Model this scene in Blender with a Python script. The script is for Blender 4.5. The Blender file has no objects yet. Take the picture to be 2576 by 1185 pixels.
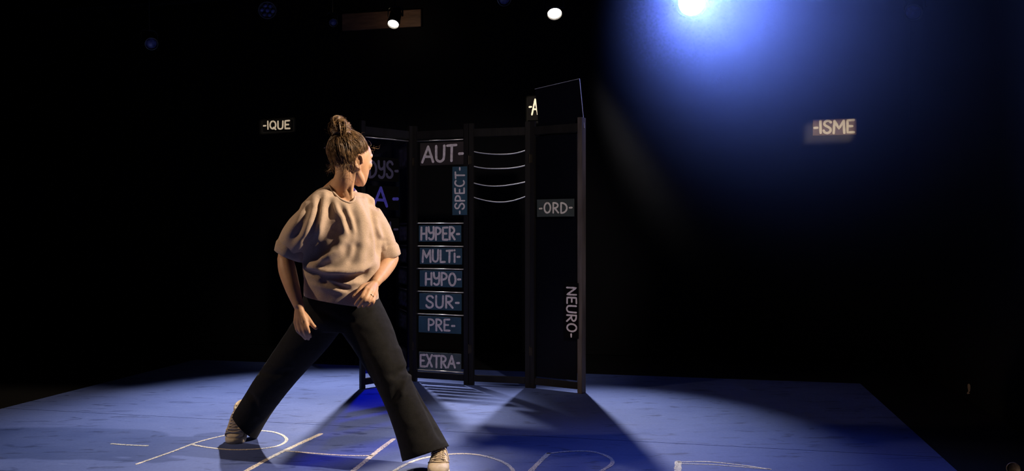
import bpy, bmesh, math, random
import numpy as np
from mathutils import Vector, Matrix

random.seed(7)
rng = np.random.default_rng(11)
scene = bpy.context.scene
col = scene.collection
F = 2100.0          # focal length in pixels of the 2576 px wide frame
EYE = 1.05          # camera height
HOR = 588.0         # pixel row of the horizon
V = Vector


def P(px, py, d):
    """pixel of the photograph + distance in metres -> point of the room"""
    return V(((px - 1288.0) / F * d, d, EYE + (HOR - py) / F * d))


# ------------------------------------------------------------------ camera
cam_data = bpy.data.cameras.new('camera')
cam_data.sensor_width = 36.0
cam_data.lens = F / 2576.0 * 36.0
cam_data.shift_y = (HOR - 592.5) / 2576.0
cam_data.clip_start = 0.02
cam = bpy.data.objects.new('camera', cam_data)
cam.location = (0, 0, EYE)
cam.rotation_euler = (math.pi / 2, 0, 0)
col.objects.link(cam)
scene.camera = cam

# ------------------------------------------------------------------ world, exposure
world = bpy.data.worlds.new('black_room')
scene.world = world
world.use_nodes = True
world.node_tree.nodes['Background'].inputs[0].default_value = (0, 0, 0, 1)
world.node_tree.nodes['Background'].inputs[1].default_value = 0.0
vs = scene.view_settings
vs.view_transform = 'Standard'
vs.look = 'None'
vs.exposure = 0.0
vs.gamma = 1.0
vs.use_curve_mapping = False

# ------------------------------------------------------------------ stage lights
KEY_R_W, KEY_L_W, FILL_W = 640.0, 100.0, 240.0
L1_W, L2_W, L3_W = 840.0, 640.0, 600.0
HAZE = 0.34
HAZE_AT, HAZE_R = V((2.70, 5.4, 2.25)), (2.24, 1.4, 2.3)


def aim(o, target):
    d = V(target) - o.location
    o.rotation_euler = d.to_track_quat('-Z', 'Y').to_euler()


def spot(name, loc, target, watts, colour, angle, blend=0.3, radius=0.05):
    ld = bpy.data.lights.new(name, 'SPOT')
    ld.energy = watts
    ld.color = colour
    ld.spot_size = math.radians(angle)
    ld.spot_blend = blend
    ld.shadow_soft_size = radius
    o = bpy.data.objects.new(name, ld)
    o.location = loc
    aim(o, target)
    col.objects.link(o)
    return o


WARM = (1.0, 0.77, 0.55)
spot('key_light_right', (1.62, 3.62, 2.5), (-0.80, 3.9, 0.74), KEY_R_W, WARM, 39, 0.35, 0.03)
spot('key_light_left', (-3.1, 3.62, 2.3), (-1.05, 3.95, 0.75), KEY_L_W, (1.0, 0.70, 0.45), 48, 0.5, 0.05)
spot('screen_light', (1.3, 1.5, 3.1), (-0.05, 5.75, 1.18), FILL_W, (1.0, 0.85, 0.78), 33, 0.6, 0.08)


def projector(name, loc, target, watts, colour, half_w, half_h, soft=0.12):
    """profile projector with rectangular shutters (half sizes as tangents)"""
    o = spot(name, loc, target, watts, colour, 20, 0.1, 0.012)
    ld = o.data
    ld.use_nodes = True
    nt = ld.node_tree
    em = nt.nodes['Emission']
    tc = nt.nodes.new('ShaderNodeTexCoord')
    sp = nt.nodes.new('ShaderNodeSeparateXYZ')
    nt.links.new(tc.outputs['Normal'], sp.inputs[0])

    def mth(op, a, b=None):
        n = nt.nodes.new('ShaderNodeMath')
        n.operation = op
        for i, s in enumerate((a, b)):
            if s is None:
                continue
            if isinstance(s, (int, float)):
                n.inputs[i].default_value = s
            else:
                nt.links.new(s, n.inputs[i])
        return n.outputs[0]

    def edge(comp, half):
        t = mth('ABSOLUTE', mth('DIVIDE', sp.outputs[comp], sp.outputs[2]))
        mr = nt.nodes.new('ShaderNodeMapRange')
        mr.interpolation_type = 'SMOOTHSTEP'
        mr.inputs['From Min'].default_value = half * (1 + soft)
        mr.inputs['From Max'].default_value = half * (1 - soft)
        nt.links.new(t, mr.inputs['Value'])
        return mr.outputs[0]
    nt.links.new(mth('MULTIPLY', edge(0, half_w), edge(1, half_h)), em.inputs['Strength'])
    return o


# ------------------------------------------------------------------ materials
MATS = {}


def mat(name, colour, rough=0.6, var=0.0, scale=8.0, bump=0.0, bscale=60.0, metal=0.0,
        spec=0.5, sheen=0.0, sss=0.0, var_colour=None, stretch=(1, 1, 1)):
    if name in MATS:
        return MATS[name]
    m = bpy.data.materials.new(name)
    m.use_nodes = True
    nt = m.node_tree
    b = nt.nodes['Principled BSDF']
    b.inputs['Roughness'].default_value = rough
    b.inputs['Metallic'].default_value = metal
    b.inputs['Specular IOR Level'].default_value = spec
    if sheen:
        b.inputs['Sheen Weight'].default_value = sheen
        b.inputs['Sheen Roughness'].default_value = 0.5
    if sss:
        b.inputs['Subsurface Weight'].default_value = sss
        b.inputs['Subsurface Radius'].default_value = (0.012, 0.004, 0.002)
        b.inputs['Subsurface Scale'].default_value = 1.0
    tc = nt.nodes.new('ShaderNodeTexCoord')
    mp = nt.nodes.new('ShaderNodeMapping')
    mp.inputs['Scale'].default_value = stretch
    nt.links.new(tc.outputs['Object'], mp.inputs[0])
    n = nt.nodes.new('ShaderNodeTexNoise')
    n.inputs['Scale'].default_value = scale
    n.inputs['Detail'].default_value = 6
    nt.links.new(mp.outputs[0], n.inputs['Vector'])
    r = nt.nodes.new('ShaderNodeValToRGB')
    c = V(colour)
    lo = c * (1 - var)
    hi = V(var_colour) if var_colour else c * (1 + var)
    r.color_ramp.elements[0].position = 0.3
    r.color_ramp.elements[1].position = 0.7
    r.color_ramp.elements[0].color = (*lo, 1)
    r.color_ramp.elements[1].color = (*hi, 1)
    nt.links.new(n.outputs['Fac'], r.inputs[0])
    nt.links.new(r.outputs[0], b.inputs['Base Color'])
    if bump:
        n2 = nt.nodes.new('ShaderNodeTexNoise')
        n2.inputs['Scale'].default_value = bscale
        n2.inputs['Detail'].default_value = 4
        nt.links.new(mp.outputs[0], n2.inputs['Vector'])
        bp = nt.nodes.new('ShaderNodeBump')
        bp.inputs['Strength'].default_value = bump
        bp.inputs['Distance'].default_value = 0.004
        nt.links.new(n2.outputs['Fac'], bp.inputs['Height'])
        nt.links.new(bp.outputs[0], b.inputs['Normal'])
    MATS[name] = m
    return m


def emit(name, colour, strength):
    m = mat(name, colour, 0.3)
    b = m.node_tree.nodes['Principled BSDF']
    b.inputs['Emission Color'].default_value = (*colour, 1)
    b.inputs['Emission Strength'].default_value = strength
    return m


# ------------------------------------------------------------------ mesh helpers
def catmull(rows, n):
    """resample rows of numbers (list of lists) smoothly to n rows"""
    A = np.array(rows, float)
    k = len(A)
    if k < 3:
        t = np.linspace(0, 1, n)[:, None]
        return A[0] * (1 - t) + A[-1] * t
    B = np.vstack([2 * A[0] - A[1], A, 2 * A[-1] - A[-2]])
    out = []
    for s in np.linspace(0, k - 1, n):
        i = min(int(s), k - 2)
        t = s - i
        p0, p1, p2, p3 = B[i], B[i + 1], B[i + 2], B[i + 3]
        out.append(0.5 * ((2 * p1) + (-p0 + p2) * t + (2 * p0 - 5 * p1 + 4 * p2 - p3) * t * t
                          + (-p0 + 3 * p1 - 3 * p2 + p3) * t ** 3))
    return np.array(out)


class MB:
    def __init__(s):
        s.v = []
        s.f = []

    def add(s, verts, faces):
        o = len(s.v)
        s.v.extend([tuple(p) for p in verts])
        s.f.extend([tuple(i + o for i in f) for f in faces])
        return s

    def rings(s, rings, caps=True, closed=False):
        n = len(rings[0])
        verts = [p for r in rings for p in r]
        faces = []
        m = len(rings)
        for i in range(m if closed else m - 1):
            j = (i + 1) % m
            for k in range(n):
                l = (k + 1) % n
                faces.append((i * n + k, i * n + l, j * n + l, j * n + k))
        if caps and not closed:
            faces.append(tuple(range(n - 1, -1, -1)))
            faces.append(tuple((m - 1) * n + k for k in range(n)))
        return s.add(verts, faces)

    def loft(s, rows, n=24, m=None, power=2.0, caps=True):
        """rows: (centre, u, v, a, b)"""
        R = [list(c) + list(u) + list(w) + [a, b] for c, u, w, a, b in rows]
        if m:
            R = catmull(R, m)
        out = []
        for r in R:
            c, u, w, a, b = V(r[0:3]), V(r[3:6]).normalized(), V(r[6:9]), r[9], r[10]
            w = (w - u * w.dot(u)).normalized()
            ring = []
            for k in range(n):
                t = 2 * math.pi * k / n
                ct, st = math.cos(t), math.sin(t)
                e = 2.0 / power
                ring.append(c + u * (a * math.copysign(abs(ct) ** e, ct)) + w * (b * math.copysign(abs(st) ** e, st)))
            out.append(ring)
        return s.rings(out, caps)

    def tube(s, pts, radii, n=12, m=None, flat=1.0, up=None, round_ends=True, caps=True):
        """round tube through points; flat scales the second axis"""
        if isinstance(radii, (int, float)):
            radii = [radii] * len(pts)
        R = [list(p) + [r] for p, r in zip(pts, radii)]
        R = catmull(R, m) if m else np.array(R, float)
        pts = [V(r[:3]) for r in R]
        rad = [max(float(r[3]), 1e-5) for r in R]
        tang = []
        for i in range(len(pts)):
            a = pts[max(i - 1, 0)]
            b = pts[min(i + 1, len(pts) - 1)]
            d = b - a
            tang.append(d.normalized() if d.length > 1e-9 else V((0, 0, 1)))
        u = V(up) if up else (V((0, 0, 1)) if abs(tang[0].z) < 0.9 else V((1, 0, 0)))
        rings = []

        def ring(c, t, u, r):
            w = t.cross(u).normalized()
            return [c + u * (r * math.cos(2 * math.pi * k / n)) + w * (r * flat * math.sin(2 * math.pi * k / n)) for k in range(n)]
        for i, (p, t, r) in enumerate(zip(pts, tang, rad)):
            u = (u - t * u.dot(t)).normalized()
            if i == 0 and round_ends:
                for a in (1.35, 0.8):
                    rings.append(ring(p - t * (r * math.sin(a)), t, u, r * math.cos(a)))
            rings.append(ring(p, t, u, r))
            if i == len(pts) - 1 and round_ends:
                for a in (0.8, 1.35):
                    rings.append(ring(p + t * (r * math.sin(a)), t, u, r * math.cos(a)))
        return s.rings(rings, caps)

    def ball(s, c, radii, axes=None, n=24, m=14):
        c = V(c)
        ax = axes or (V((1, 0, 0)), V((0, 1, 0)), V((0, 0, 1)))
        rings = []
        for i in range(1, m):
            th = math.pi * i / m
            rings.append([c + ax[0] * (radii[0] * math.sin(th) * math.cos(2 * math.pi * k / n))
                          + ax[1] * (radii[1] * math.sin(th) * math.sin(2 * math.pi * k / n))
                          - ax[2] * (radii[2] * math.cos(th)) for k in range(n)])
        return s.rings(rings)

    def box(s, c, size, axes=None, bev=0.0):
        c = V(c)
        ax = axes or (V((1, 0, 0)), V((0, 1, 0)), V((0, 0, 1)))
        hx, hy, hz = size[0] / 2, size[1] / 2, size[2] / 2
        if bev <= 0:
            vs_ = [c + ax[0] * (hx * i) + ax[1] * (hy * j) + ax[2] * (hz * k)
                   for k in (-1, 1) for j in (-1, 1) for i in (-1, 1)]
            return s.add(vs_, [(0, 2, 3, 1), (4, 5, 7, 6), (0, 1, 5, 4), (2, 6, 7, 3), (0, 4, 6, 2), (1, 3, 7, 5)])
        bm = bmesh.new()
        bmesh.ops.create_cube(bm, size=1)
        for v in bm.verts:
            v.co = V((v.co.x * size[0], v.co.y * size[1], v.co.z * size[2]))
        bmesh.ops.bevel(bm, geom=bm.edges[:], offset=bev, segments=2, affect='EDGES')
        bm.verts.index_update()
        vs_ = [c + ax[0] * v.co.x + ax[1] * v.co.y + ax[2] * v.co.z for v in bm.verts]
        fs_ = [tuple(v.index for v in f.verts) for f in bm.faces]
        bm.free()
        return s.add(vs_, fs_)

    def lathe(s, c, axis, profile, n=28):
        """profile: (distance along axis, radius)"""
        axis = V(axis).normalized()
        u = axis.orthogonal().normalized()
        w = axis.cross(u)
        rings = [[V(c) + axis * h + (u * math.cos(2 * math.pi * k / n) + w * math.sin(2 * math.pi * k / n)) * max(r, 1e-5)
                  for k in range(n)] for h, r in profile]
        return s.rings(rings)

    def mesh(s, name):
        me = bpy.data.meshes.new(name)
        me.from_pydata([tuple(p) for p in s.v], [], s.f)
        me.update()
        return me

    def build(s, name, material, parent=None, smooth=False, fix=True):
        me = s.mesh(name)
        if fix:
            bm = bmesh.new()
            bm.from_mesh(me)
            bmesh.ops.recalc_face_normals(bm, faces=bm.faces)
            bm.to_mesh(me)
            bm.free()
        return link(name, me, material, parent, smooth)


def link(name, me, material, parent=None, smooth=False):
    if material is not None:
        me.materials.clear()
        me.materials.append(material)
    if smooth:
        me.polygons.foreach_set('use_smooth', [True] * len(me.polygons))
    o = bpy.data.objects.new(name, me)
    col.objects.link(o)
    if parent is not None:
        o.parent = parent
        top = parent
        loc = V((0, 0, 0))
        while top is not None:
            loc += top.location
            top = top.parent
        o.matrix_parent_inverse = Matrix.Translation(-loc) if parent.parent is None else Matrix.Identity(4)
        if parent.parent is not None:
            o.matrix_parent_inverse = Matrix.Identity(4)
    return o


def thing(name, label, category, loc=(0, 0, 0), group=None):
    o = bpy.data.objects.new(name, None)
    o.empty_display_size = 0.05
    o.location = loc
    col.objects.link(o)
    return tag(o, label, category, group)


def tag(o, label, category, group=None):
    o['label'] = label
    o['category'] = category
    if group:
        o['group'] = group
    return o


def structure(o):
    o['kind'] = 'structure'
    return o


# ================================================================== THE ROOM
TH = math.atan(0.2176)
E1 = V((math.cos(TH), -math.sin(TH), 0))          # along the back wall, to the right
E2 = V((math.sin(TH), math.cos(TH), 0))           # away from the audience
UP = V((0, 0, 1))
C0 = V((-2.64, 6.96, 0))                          # back left corner of the blue mat
MAT_W = 5.2
WALL_K = 1.0                                      # wall behind the mat

black_paint = mat('black_paint', (0.0045, 0.0045, 0.005), 0.85, 0.3, 1.5, 0.15, 40, spec=0.15)
black_floor = mat('black_floor', (0.006, 0.006, 0.007), 0.7, 0.3, 2.0, spec=0.2)
b = MB()
b.box(C0 + E1 * 2.0 - E2 * 3.5 + V((0, 0, -0.055)), (14, 14, 0.1), (E1, E2, UP))
structure(b.build('floor', black_floor))
b = MB()
b.box(C0 + E1 * 2.0 - E2 * 3.5 + V((0, 0, 3.75)), (14, 14, 0.1), (E1, E2, UP))
structure(b.build('ceiling', black_paint))
b = MB()
wb = C0 + E2 * WALL_K
b.box(wb + E1 * 2.0 + E2 * 0.05 + UP * 1.845, (14, 0.1, 3.69), (E1, E2, UP))
structure(b.build('wall_back', black_paint))
b = MB()
b.box(C0 + E1 * (MAT_W + 0.55 + 0.05) - E2 * 4.0 + UP * 1.845, (0.1, 9.9, 3.69), (E1, E2, UP))
structure(b.build('wall_right', black_paint))
b = MB()
b.box(C0 + E1 * (-3.0) - E2 * 4.0 + UP * 1.845, (0.1, 9.9, 3.69), (E1, E2, UP))
structure(b.build('wall_left', black_paint))

# ---- blue dance floor, rolled out in strips
mm = bpy.data.materials.new('blue_vinyl')
mm.use_nodes = True
nt = mm.node_tree
bs = nt.nodes['Principled BSDF']
bs.inputs['Roughness'].default_value = 0.62
bs.inputs['Specular IOR Level'].default_value = 0.25
tc = nt.nodes.new('ShaderNodeTexCoord')


def noise_node(scale, detail, stretch, rot=0.0, distortion=0.0):
    mp = nt.nodes.new('ShaderNodeMapping')
    mp.inputs['Scale'].default_value = stretch
    mp.inputs['Rotation'].default_value = (0, 0, rot)
    nt.links.new(tc.outputs['Object'], mp.inputs[0])
    n = nt.nodes.new('ShaderNodeTexNoise')
    n.inputs['Scale'].default_value = scale
    n.inputs['Detail'].default_value = detail
    n.inputs['Distortion'].default_value = distortion
    nt.links.new(mp.outputs[0], n.inputs['Vector'])
    return n.outputs['Fac']


def ramp(fac, stops):
    r = nt.nodes.new('ShaderNodeValToRGB')
    els = r.color_ramp.elements
    els[0].position, els[0].color = stops[0][0], (*stops[0][1], 1)
    els[1].position, els[1].color = stops[-1][0], (*stops[-1][1], 1)
    for p, c in stops[1:-1]:
        e = els.new(p)
        e.color = (*c, 1)
    nt.links.new(fac, r.inputs[0])
    return r.outputs[0]


def mix(kind, fac, a, b_):
    n = nt.nodes.new('ShaderNodeMix')
    n.data_type = 'RGBA'
    n.blend_type = kind
    n.inputs[0].default_value = fac
    nt.links.new(a, n.inputs[6])
    nt.links.new(b_, n.inputs[7])
    return n.outputs[2]


base = ramp(noise_node(1.3, 8, (1, 1, 1)), [(0.25, (0.070, 0.108, 0.33)), (0.75, (0.102, 0.150, 0.41))])
scuff = ramp(noise_node(5.0, 10, (1.0, 3.4, 1), 0.3, 1.2), [(0.33, (0.42, 0.44, 0.5)), (0.41, (1, 1, 1)), (1.0, (1, 1, 1))])
pale = ramp(noise_node(9.0, 10, (1.0, 4.0, 1), -0.35, 2.0), [(0.60, (0, 0, 0)), (0.76, (0.05, 0.055, 0.07))])
fine = ramp(noise_node(70.0, 4, (1, 1, 1)), [(0.3, (0.86, 0.86, 0.88)), (0.7, (1.1, 1.1, 1.08))])
cc = mix('MULTIPLY', 0.8, base, scuff)
cc = mix('MULTIPLY', 0.7, cc, fine)
cc = mix('ADD', 0.8, cc, pale)
nt.links.new(cc, bs.inputs['Base Color'])
rr = ramp(noise_node(3.0, 6, (1, 2, 1)), [(0.3, (0.52, 0.52, 0.52)), (0.7, (0.72, 0.72, 0.72))])
nt.links.new(rr, bs.inputs['Roughness'])

mat_root = thing('dance_mat', 'scuffed blue vinyl dance mat covering the stage floor, chalked with large letters', 'floor mat',
                 tuple(C0 + E1 * 2.6 - E2 * 2))
strip_w = 1.98
for i in range(4):
    w = strip_w - 0.006
    b = MB()
    b.box(C0 + E1 * (MAT_W / 2) - E2 * (strip_w * i + strip_w / 2) + UP * (-0.0025), (MAT_W, w, 0.005), (E1, E2, UP))
    b.build('mat_strip', mm, mat_root)

# ================================================================== LETTERING
def arc(cx, cy, rx, ry, a0, a1, n=14):
    return [(cx + rx * math.cos(math.radians(a0 + (a1 - a0) * i / n)), cy + ry * math.sin(math.radians(a0 + (a1 - a0) * i / n))) for i in range(n + 1)]


GLYPH = {
    'A': (0.66, [[(0.0, 0.0), (0.36, 1.0)], [(0.36, 1.0), (0.66, 0.02)], [(0.14, 0.36), (0.55, 0.34)]]),
    'B': (0.5, []),
    'C': (0.55, [arc(0.32, 0.5, 0.30, 0.5, 55, 300)]),
    'D': (0.56, [[(0.03, 0.0), (0.03, 1.0)], [(0.03, 1.0)] + arc(0.1, 0.5, 0.45, 0.5, 85, -85) + [(0.03, 0.0)]]),
    'E': (0.48, [[(0.46, 1.0), (0.04, 0.98), (0.04, 0.0), (0.48, 0.0)], [(0.04, 0.5), (0.36, 0.5)]]),
    'H': (0.54, [[(0.02, 0.0), (0.04, 1.0)], [(0.52, 0.02), (0.52, 1.0)], [(0.03, 0.48), (0.52, 0.5)]]),
    'I': (0.08, [[(0.05, 0.0), (0.03, 1.0)]]),
    'i': (0.08, [[(0.04, 0.0), (0.04, 0.72)], [(0.04, 0.97), (0.04, 1.0)]]),
    'L': (0.42, [[(0.04, 1.0), (0.03, 0.0), (0.42, 0.03)]]),
    'M': (0.74, [[(0.0, 0.0), (0.06, 1.0)], [(0.06, 1.0), (0.36, 0.36), (0.68, 1.0)], [(0.68, 1.0), (0.72, 0.0)]]),
    'N': (0.58, [[(0.02, 0.0), (0.03, 1.0), (0.55, 0.02), (0.55, 1.0)]]),
    'O': (0.6, [arc(0.3, 0.5, 0.28, 0.5, 90, 450, 24)]),
    'P': (0.5, [[(0.04, 0.0), (0.04, 1.0)], [(0.04, 1.0)] + arc(0.14, 0.73, 0.34, 0.27, 85, -90) + [(0.04, 0.44)]]),
    'Q': (0.62, [arc(0.3, 0.52, 0.28, 0.48, 90, 450, 24), [(0.36, 0.2), (0.58, -0.06)]]),
    'R': (0.52, [[(0.04, 0.0), (0.04, 1.0)], [(0.04, 1.0)] + arc(0.14, 0.74, 0.32, 0.26, 85, -90) + [(0.04, 0.46)], [(0.18, 0.46), (0.5, 0.0)]]),
    'S': (0.54, [[(0.5, 0.86), (0.4, 0.98), (0.24, 1.0), (0.1, 0.9), (0.07, 0.74), (0.15, 0.6), (0.34, 0.48), (0.48, 0.34), (0.48, 0.16),
                 (0.36, 0.02), (0.2, 0.0), (0.07, 0.08), (0.02, 0.2)]]),
    'T': (0.52, [[(0.0, 0.97), (0.54, 1.0)], [(0.27, 0.98), (0.25, 0.0)]]),
    'U': (0.54, [[(0.03, 1.0), (0.03, 0.32), (0.08, 0.1), (0.26, 0.0), (0.44, 0.1), (0.5, 0.32), (0.52, 1.0)]]),
    'X': (0.52, [[(0.0, 1.0), (0.5, 0.0)], [(0.5, 1.0), (0.02, 0.0)]]),
    'Y': (0.52, [[(0.03, 1.0), (0.06, 0.66), (0.2, 0.52), (0.4, 0.58), (0.5, 0.72)], [(0.5, 1.0), (0.5, 0.25), (0.36, 0.02), (0.18, 0.0), (0.06, 0.1)]]),
    '-': (0.26, [[(0.04, 0.47), (0.24, 0.48)]]),
    ' ': (0.12, []),
}


def stroke_plate(mbd, pts2, half, to3, normal, thick, jit=0.0):
    """flat brush stroke with round ends, as a thin raised plate"""
    pts2 = [np.array(p, float) for p in pts2]
    dense = [pts2[0]]
    for a, c in zip(pts2[:-1], pts2[1:]):
        n = max(1, int(np.linalg.norm(c - a) / (half * 1.3)))
        for k in range(1, n + 1):
            dense.append(a + (c - a) * k / n)
    m = len(dense)
    left, right = [], []
    for i, p in enumerate(dense):
        d = dense[min(i + 1, m - 1)] - dense[max(i - 1, 0)]
        d = d / (np.linalg.norm(d) + 1e-9)
        nrm = np.array([-d[1], d[0]])
        h = half * (1 + jit * (random.random() - 0.5))
        left.append(p + nrm * h)
        right.append(p - nrm * h)
        if i == 0:
            d0, n0, h0 = d, nrm, h
        if i == m - 1:
            d1, n1, h1 = d, nrm, h
    start = [dense[0] + (-d0 * math.sin(a) - n0 * math.cos(a)) * h0 for a in np.linspace(0, math.pi, 6)[1:-1]]
    end = [dense[-1] + (d1 * math.sin(a) + n1 * math.cos(a)) * h1 for a in np.linspace(0, math.pi, 6)[1:-1]]
    # body quads
    V2 = left + right
    faces = [(i, i + 1, m + i + 1, m + i) for i in range(m - 1)]
    s0 = len(V2)
    V2 += start
    faces.append(tuple([0, m] + [s0 + k for k in range(len(start))]))
    s1 = len(V2)
    V2 += end
    faces.append(tuple([2 * m - 1, m - 1] + [s1 + k for k in range(len(end))]))
    top = [to3(p) + normal * thick for p in V2]
    mbd.add(top, faces)
    loop = [k for k in range(m)] + [s1 + k for k in range(len(end))] + [2 * m - 1 - k for k in range(m)] + [s0 + k for k in range(len(start))]
    bot = [to3(V2[k]) for k in loop]
    topl = [to3(V2[k]) + normal * thick for k in loop]
    n = len(loop)
    mbd.add(topl + bot, [(k, (k + 1) % n, n + (k + 1) % n, n + k) for k in range(n)])


def word_mesh(text, origin, ux, uy, w, h, weight=0.075, gap=0.16, slant=0.0):
    """text fitted into w x h; ux, uy unit vectors, origin = lower left"""
    total = sum(GLYPH[c][0] for c in text) + gap * (len(text) - 1)
    sx = w / total
    mbd = MB()
    normal = ux.cross(uy).normalized()
    x = 0.0
    half = weight * h
    for i, c in enumerate(text):
        gw, strokes = GLYPH[c]
        dy = 0.02 * h * math.sin(i * 2.1 + len(text))
        for q, st in enumerate(strokes):
            pts = [((x + px) * sx + slant * py * h, half + py * (h - 2 * half) + dy) for px, py in st]
            if len(pts) > 4:
                pts = [tuple(q) for q in catmull([list(q) for q in pts], 3 * len(pts))]
            th = 0.0012 + 0.00008 * q
            stroke_plate(mbd, pts, half, lambda p: origin + ux * float(p[0]) + uy * float(p[1]), normal, th, 0.18)
        x += gw + gap
    return mbd


def placard(label, text, origin, ux, uy, w, h, card, paint, pad=(0.06, 0.14, 0.06, 0.14), weight=0.075, thick=0.004, vertical=0, gap=0.16, text_w=None):
    """thin card with painted word. origin lower left corner of the front face. vertical: +1 reads upward, -1 reads downward"""
    n = ux.cross(uy).normalized()
    root = thing('word_card', label, 'sign', tuple(origin + ux * (w / 2)), 'word cards')
    b = MB()
    b.box(origin + ux * (w / 2) + uy * (h / 2) - n * (thick / 2), (w, thick, h), (ux, n, uy))
    b.build('card', card, root)
    if vertical == 0:
        o = origin + ux * (w * pad[0]) + uy * (h * pad[1])
        wm = word_mesh(text, o, ux, uy, w * (1 - pad[0] - pad[2]), h * (1 - pad[1] - pad[3]), weight, gap)
    elif vertical > 0:
        o = origin + ux * (w * (1 - pad[3])) + uy * (h * pad[0])
        wm = word_mesh(text, o, uy, -ux, h * (1 - pad[0] - pad[2]), w * (1 - pad[1] - pad[3]), weight, gap)
    else:
        o = origin + ux * (w * pad[1]) + uy * (h * (1 - pad[0]))
        wm = word_mesh(text, o, -uy, ux, h * (1 - pad[0] - pad[2]), w * (1 - pad[1] - pad[3]), weight, gap)
    wm.build('lettering', paint, root)
    return root


# ================================================================== FOLDING SCREEN
POST = [V((-1.026, 5.635, 0)), V((-0.711, 5.95, 0)), V((-0.298, 5.80, 0)), V((0.127, 5.69, 0)), V((0.467, 5.48, 0))]
TOP = 1.815
black_wood = mat('black_wood', (0.009, 0.008, 0.0078), 0.5, 0.35, 14, 0.25, 60, spec=0.3, stretch=(1, 1, 0.12))
worn_wood = mat('worn_black_wood', (0.10, 0.082, 0.077), 0.6, 0.45, 16, 0.4, 50, spec=0.2, stretch=(1, 1, 0.15))
rod_mat = mat('pale_metal_rod', (0.5, 0.48, 0.5), 0.3, 0.1, 20, metal=0.6)
hinge_mat = mat('brass_hinge', (0.035, 0.027, 0.016), 0.5, 0.3, 40, metal=0.4)
cord_mat = mat('pale_cord', (0.55, 0.56, 0.62), 0.6, 0.2, 200)
screen = thing('folding_screen', 'black wooden four-panel folding screen carrying word cards', 'folding screen', (-0.28, 5.7, 0))
SW, ST = 0.034, 0.028
panels = []
for i in range(4):
    a, c = POST[i], POST[i + 1]
    ux = (c - a)
    w = ux.length
    ux.normalize()
    un = ux.cross(UP).normalized()        # towards the audience
    panels.append((a, ux, un, w))
    for side in (0, 1):
        x = SW / 2 + 0.002 if side == 0 else w - SW / 2 - 0.002
        m_ = worn_wood if (i == 3 and side == 1) else black_wood
        deep = 0.058 if (i == 3 and side == 1) else ST
        MB().box(a + ux * x - un * ((deep - ST) / 2) + UP * (TOP / 2), (SW, deep, TOP), (ux, un, UP), 0.002).build('stile', m_, screen)
    inner = w - 2 * SW - 0.004
    mid = a + ux * (w / 2)
    MB().box(mid + UP * 1.749, (inner, ST * 0.8, 0.056), (ux, un, UP), 0.002).build('top_rail', black_wood, screen)
    MB().box(mid + UP * 0.048, (inner, ST * 0.8, 0.044), (ux, un, UP), 0.002).build('bottom_rail', black_wood, screen)
for i in (1, 2, 3):
    for z in (1.56, 0.25):
        b = MB()
        p = POST[i] + panels[i][2] * (ST / 2 + 0.002)
        b.tube([p + UP * (z - 0.03), p + UP * (z + 0.03)], 0.004, 8)
        b.box(p + UP * z + panels[i][1] * 0.012, (0.02, 0.002, 0.055), (panels[i][1], panels[i][2], UP))
        b.build('hinge', hinge_mat, screen)


def on_panel(i, px, py, off=0.0):
    a, ux, un, w = panels[i]
    ray = V(((px - 1288) / F, 1.0, (HOR - py) / F))
    o = V((0, 0, EYE))
    q = a + un * off
    t = (q - o).dot(un) / ray.dot(un)
    return o + ray * t


def rod(i, z, r=0.0042, name='rod'):
    a, ux, un, w = panels[i]
    MB().tube([a + ux * SW + UP * z, a + ux * (w - SW) + UP * z], r, 10, round_ends=False).build(name, rod_mat, screen, True)


rod(0, 1.707)
for py in (353, 562, 620, 677, 735, 792, 934):
    rod(1, on_panel(1, 1110, py).z)
# slack cords of the third panel
a, ux, un, w = panels[2]
for py0, py1, sag in ((381, 377, 11), (418, 415, 10), (460, 457, 9), (496, 493, 12)):
    p0, p1 = on_panel(2, 1190, py0), on_panel(2, 1326, py1)
    pts = []
    for k in range(13):
        t = k / 12
        s = 4 * t * (1 - t) * sag / F * 5.75 * (1 + 0.2 * math.sin(3 * t + py0))
        pts.append(p0.lerp(p1, t) - UP * s + un * (0.002 * math.sin(9 * t + py0)))
    MB().tube(pts, 0.0038, 7, 40).build('cord', cord_mat, screen, True)

# blue see-through sheet of the first panel
gel = bpy.data.materials.new('blue_acrylic')
gel.use_nodes = True
gn = gel.node_tree
gn.nodes.clear()
go = gn.nodes.new('ShaderNodeOutputMaterial')
gm = gn.nodes.new('ShaderNodeMixShader')
gt = gn.nodes.new('ShaderNodeBsdfTransparent')
gg = gn.nodes.new('ShaderNodeBsdfGlossy')
gg.inputs['Roughness'].default_value = 0.08
gnz = gn.nodes.new('ShaderNodeTexNoise')
gnz.inputs['Scale'].default_value = 2.0
gr = gn.nodes.new('ShaderNodeValToRGB')
gr.color_ramp.elements[0].color = (0.004, 0.075, 0.62, 1)
gr.color_ramp.elements[1].color = (0.006, 0.095, 0.70, 1)
gn.links.new(gnz.outputs['Fac'], gr.inputs[0])
gn.links.new(gr.outputs[0], gt.inputs[0])
gm.inputs[0].default_value = 0.04
gn.links.new(gt.outputs[0], gm.inputs[1])
gn.links.new(gg.outputs[0], gm.inputs[2])
gn.links.new(gm.outputs[0], go.inputs[0])
a, ux, un, w = panels[0]
MB().box(a + ux * (w / 2) + UP * 0.90 - un * 0.004, (w - 2 * SW - 0.006, 0.003, 1.60), (ux, un, UP)).build('blue_acrylic_sheet', gel, screen)
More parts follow.
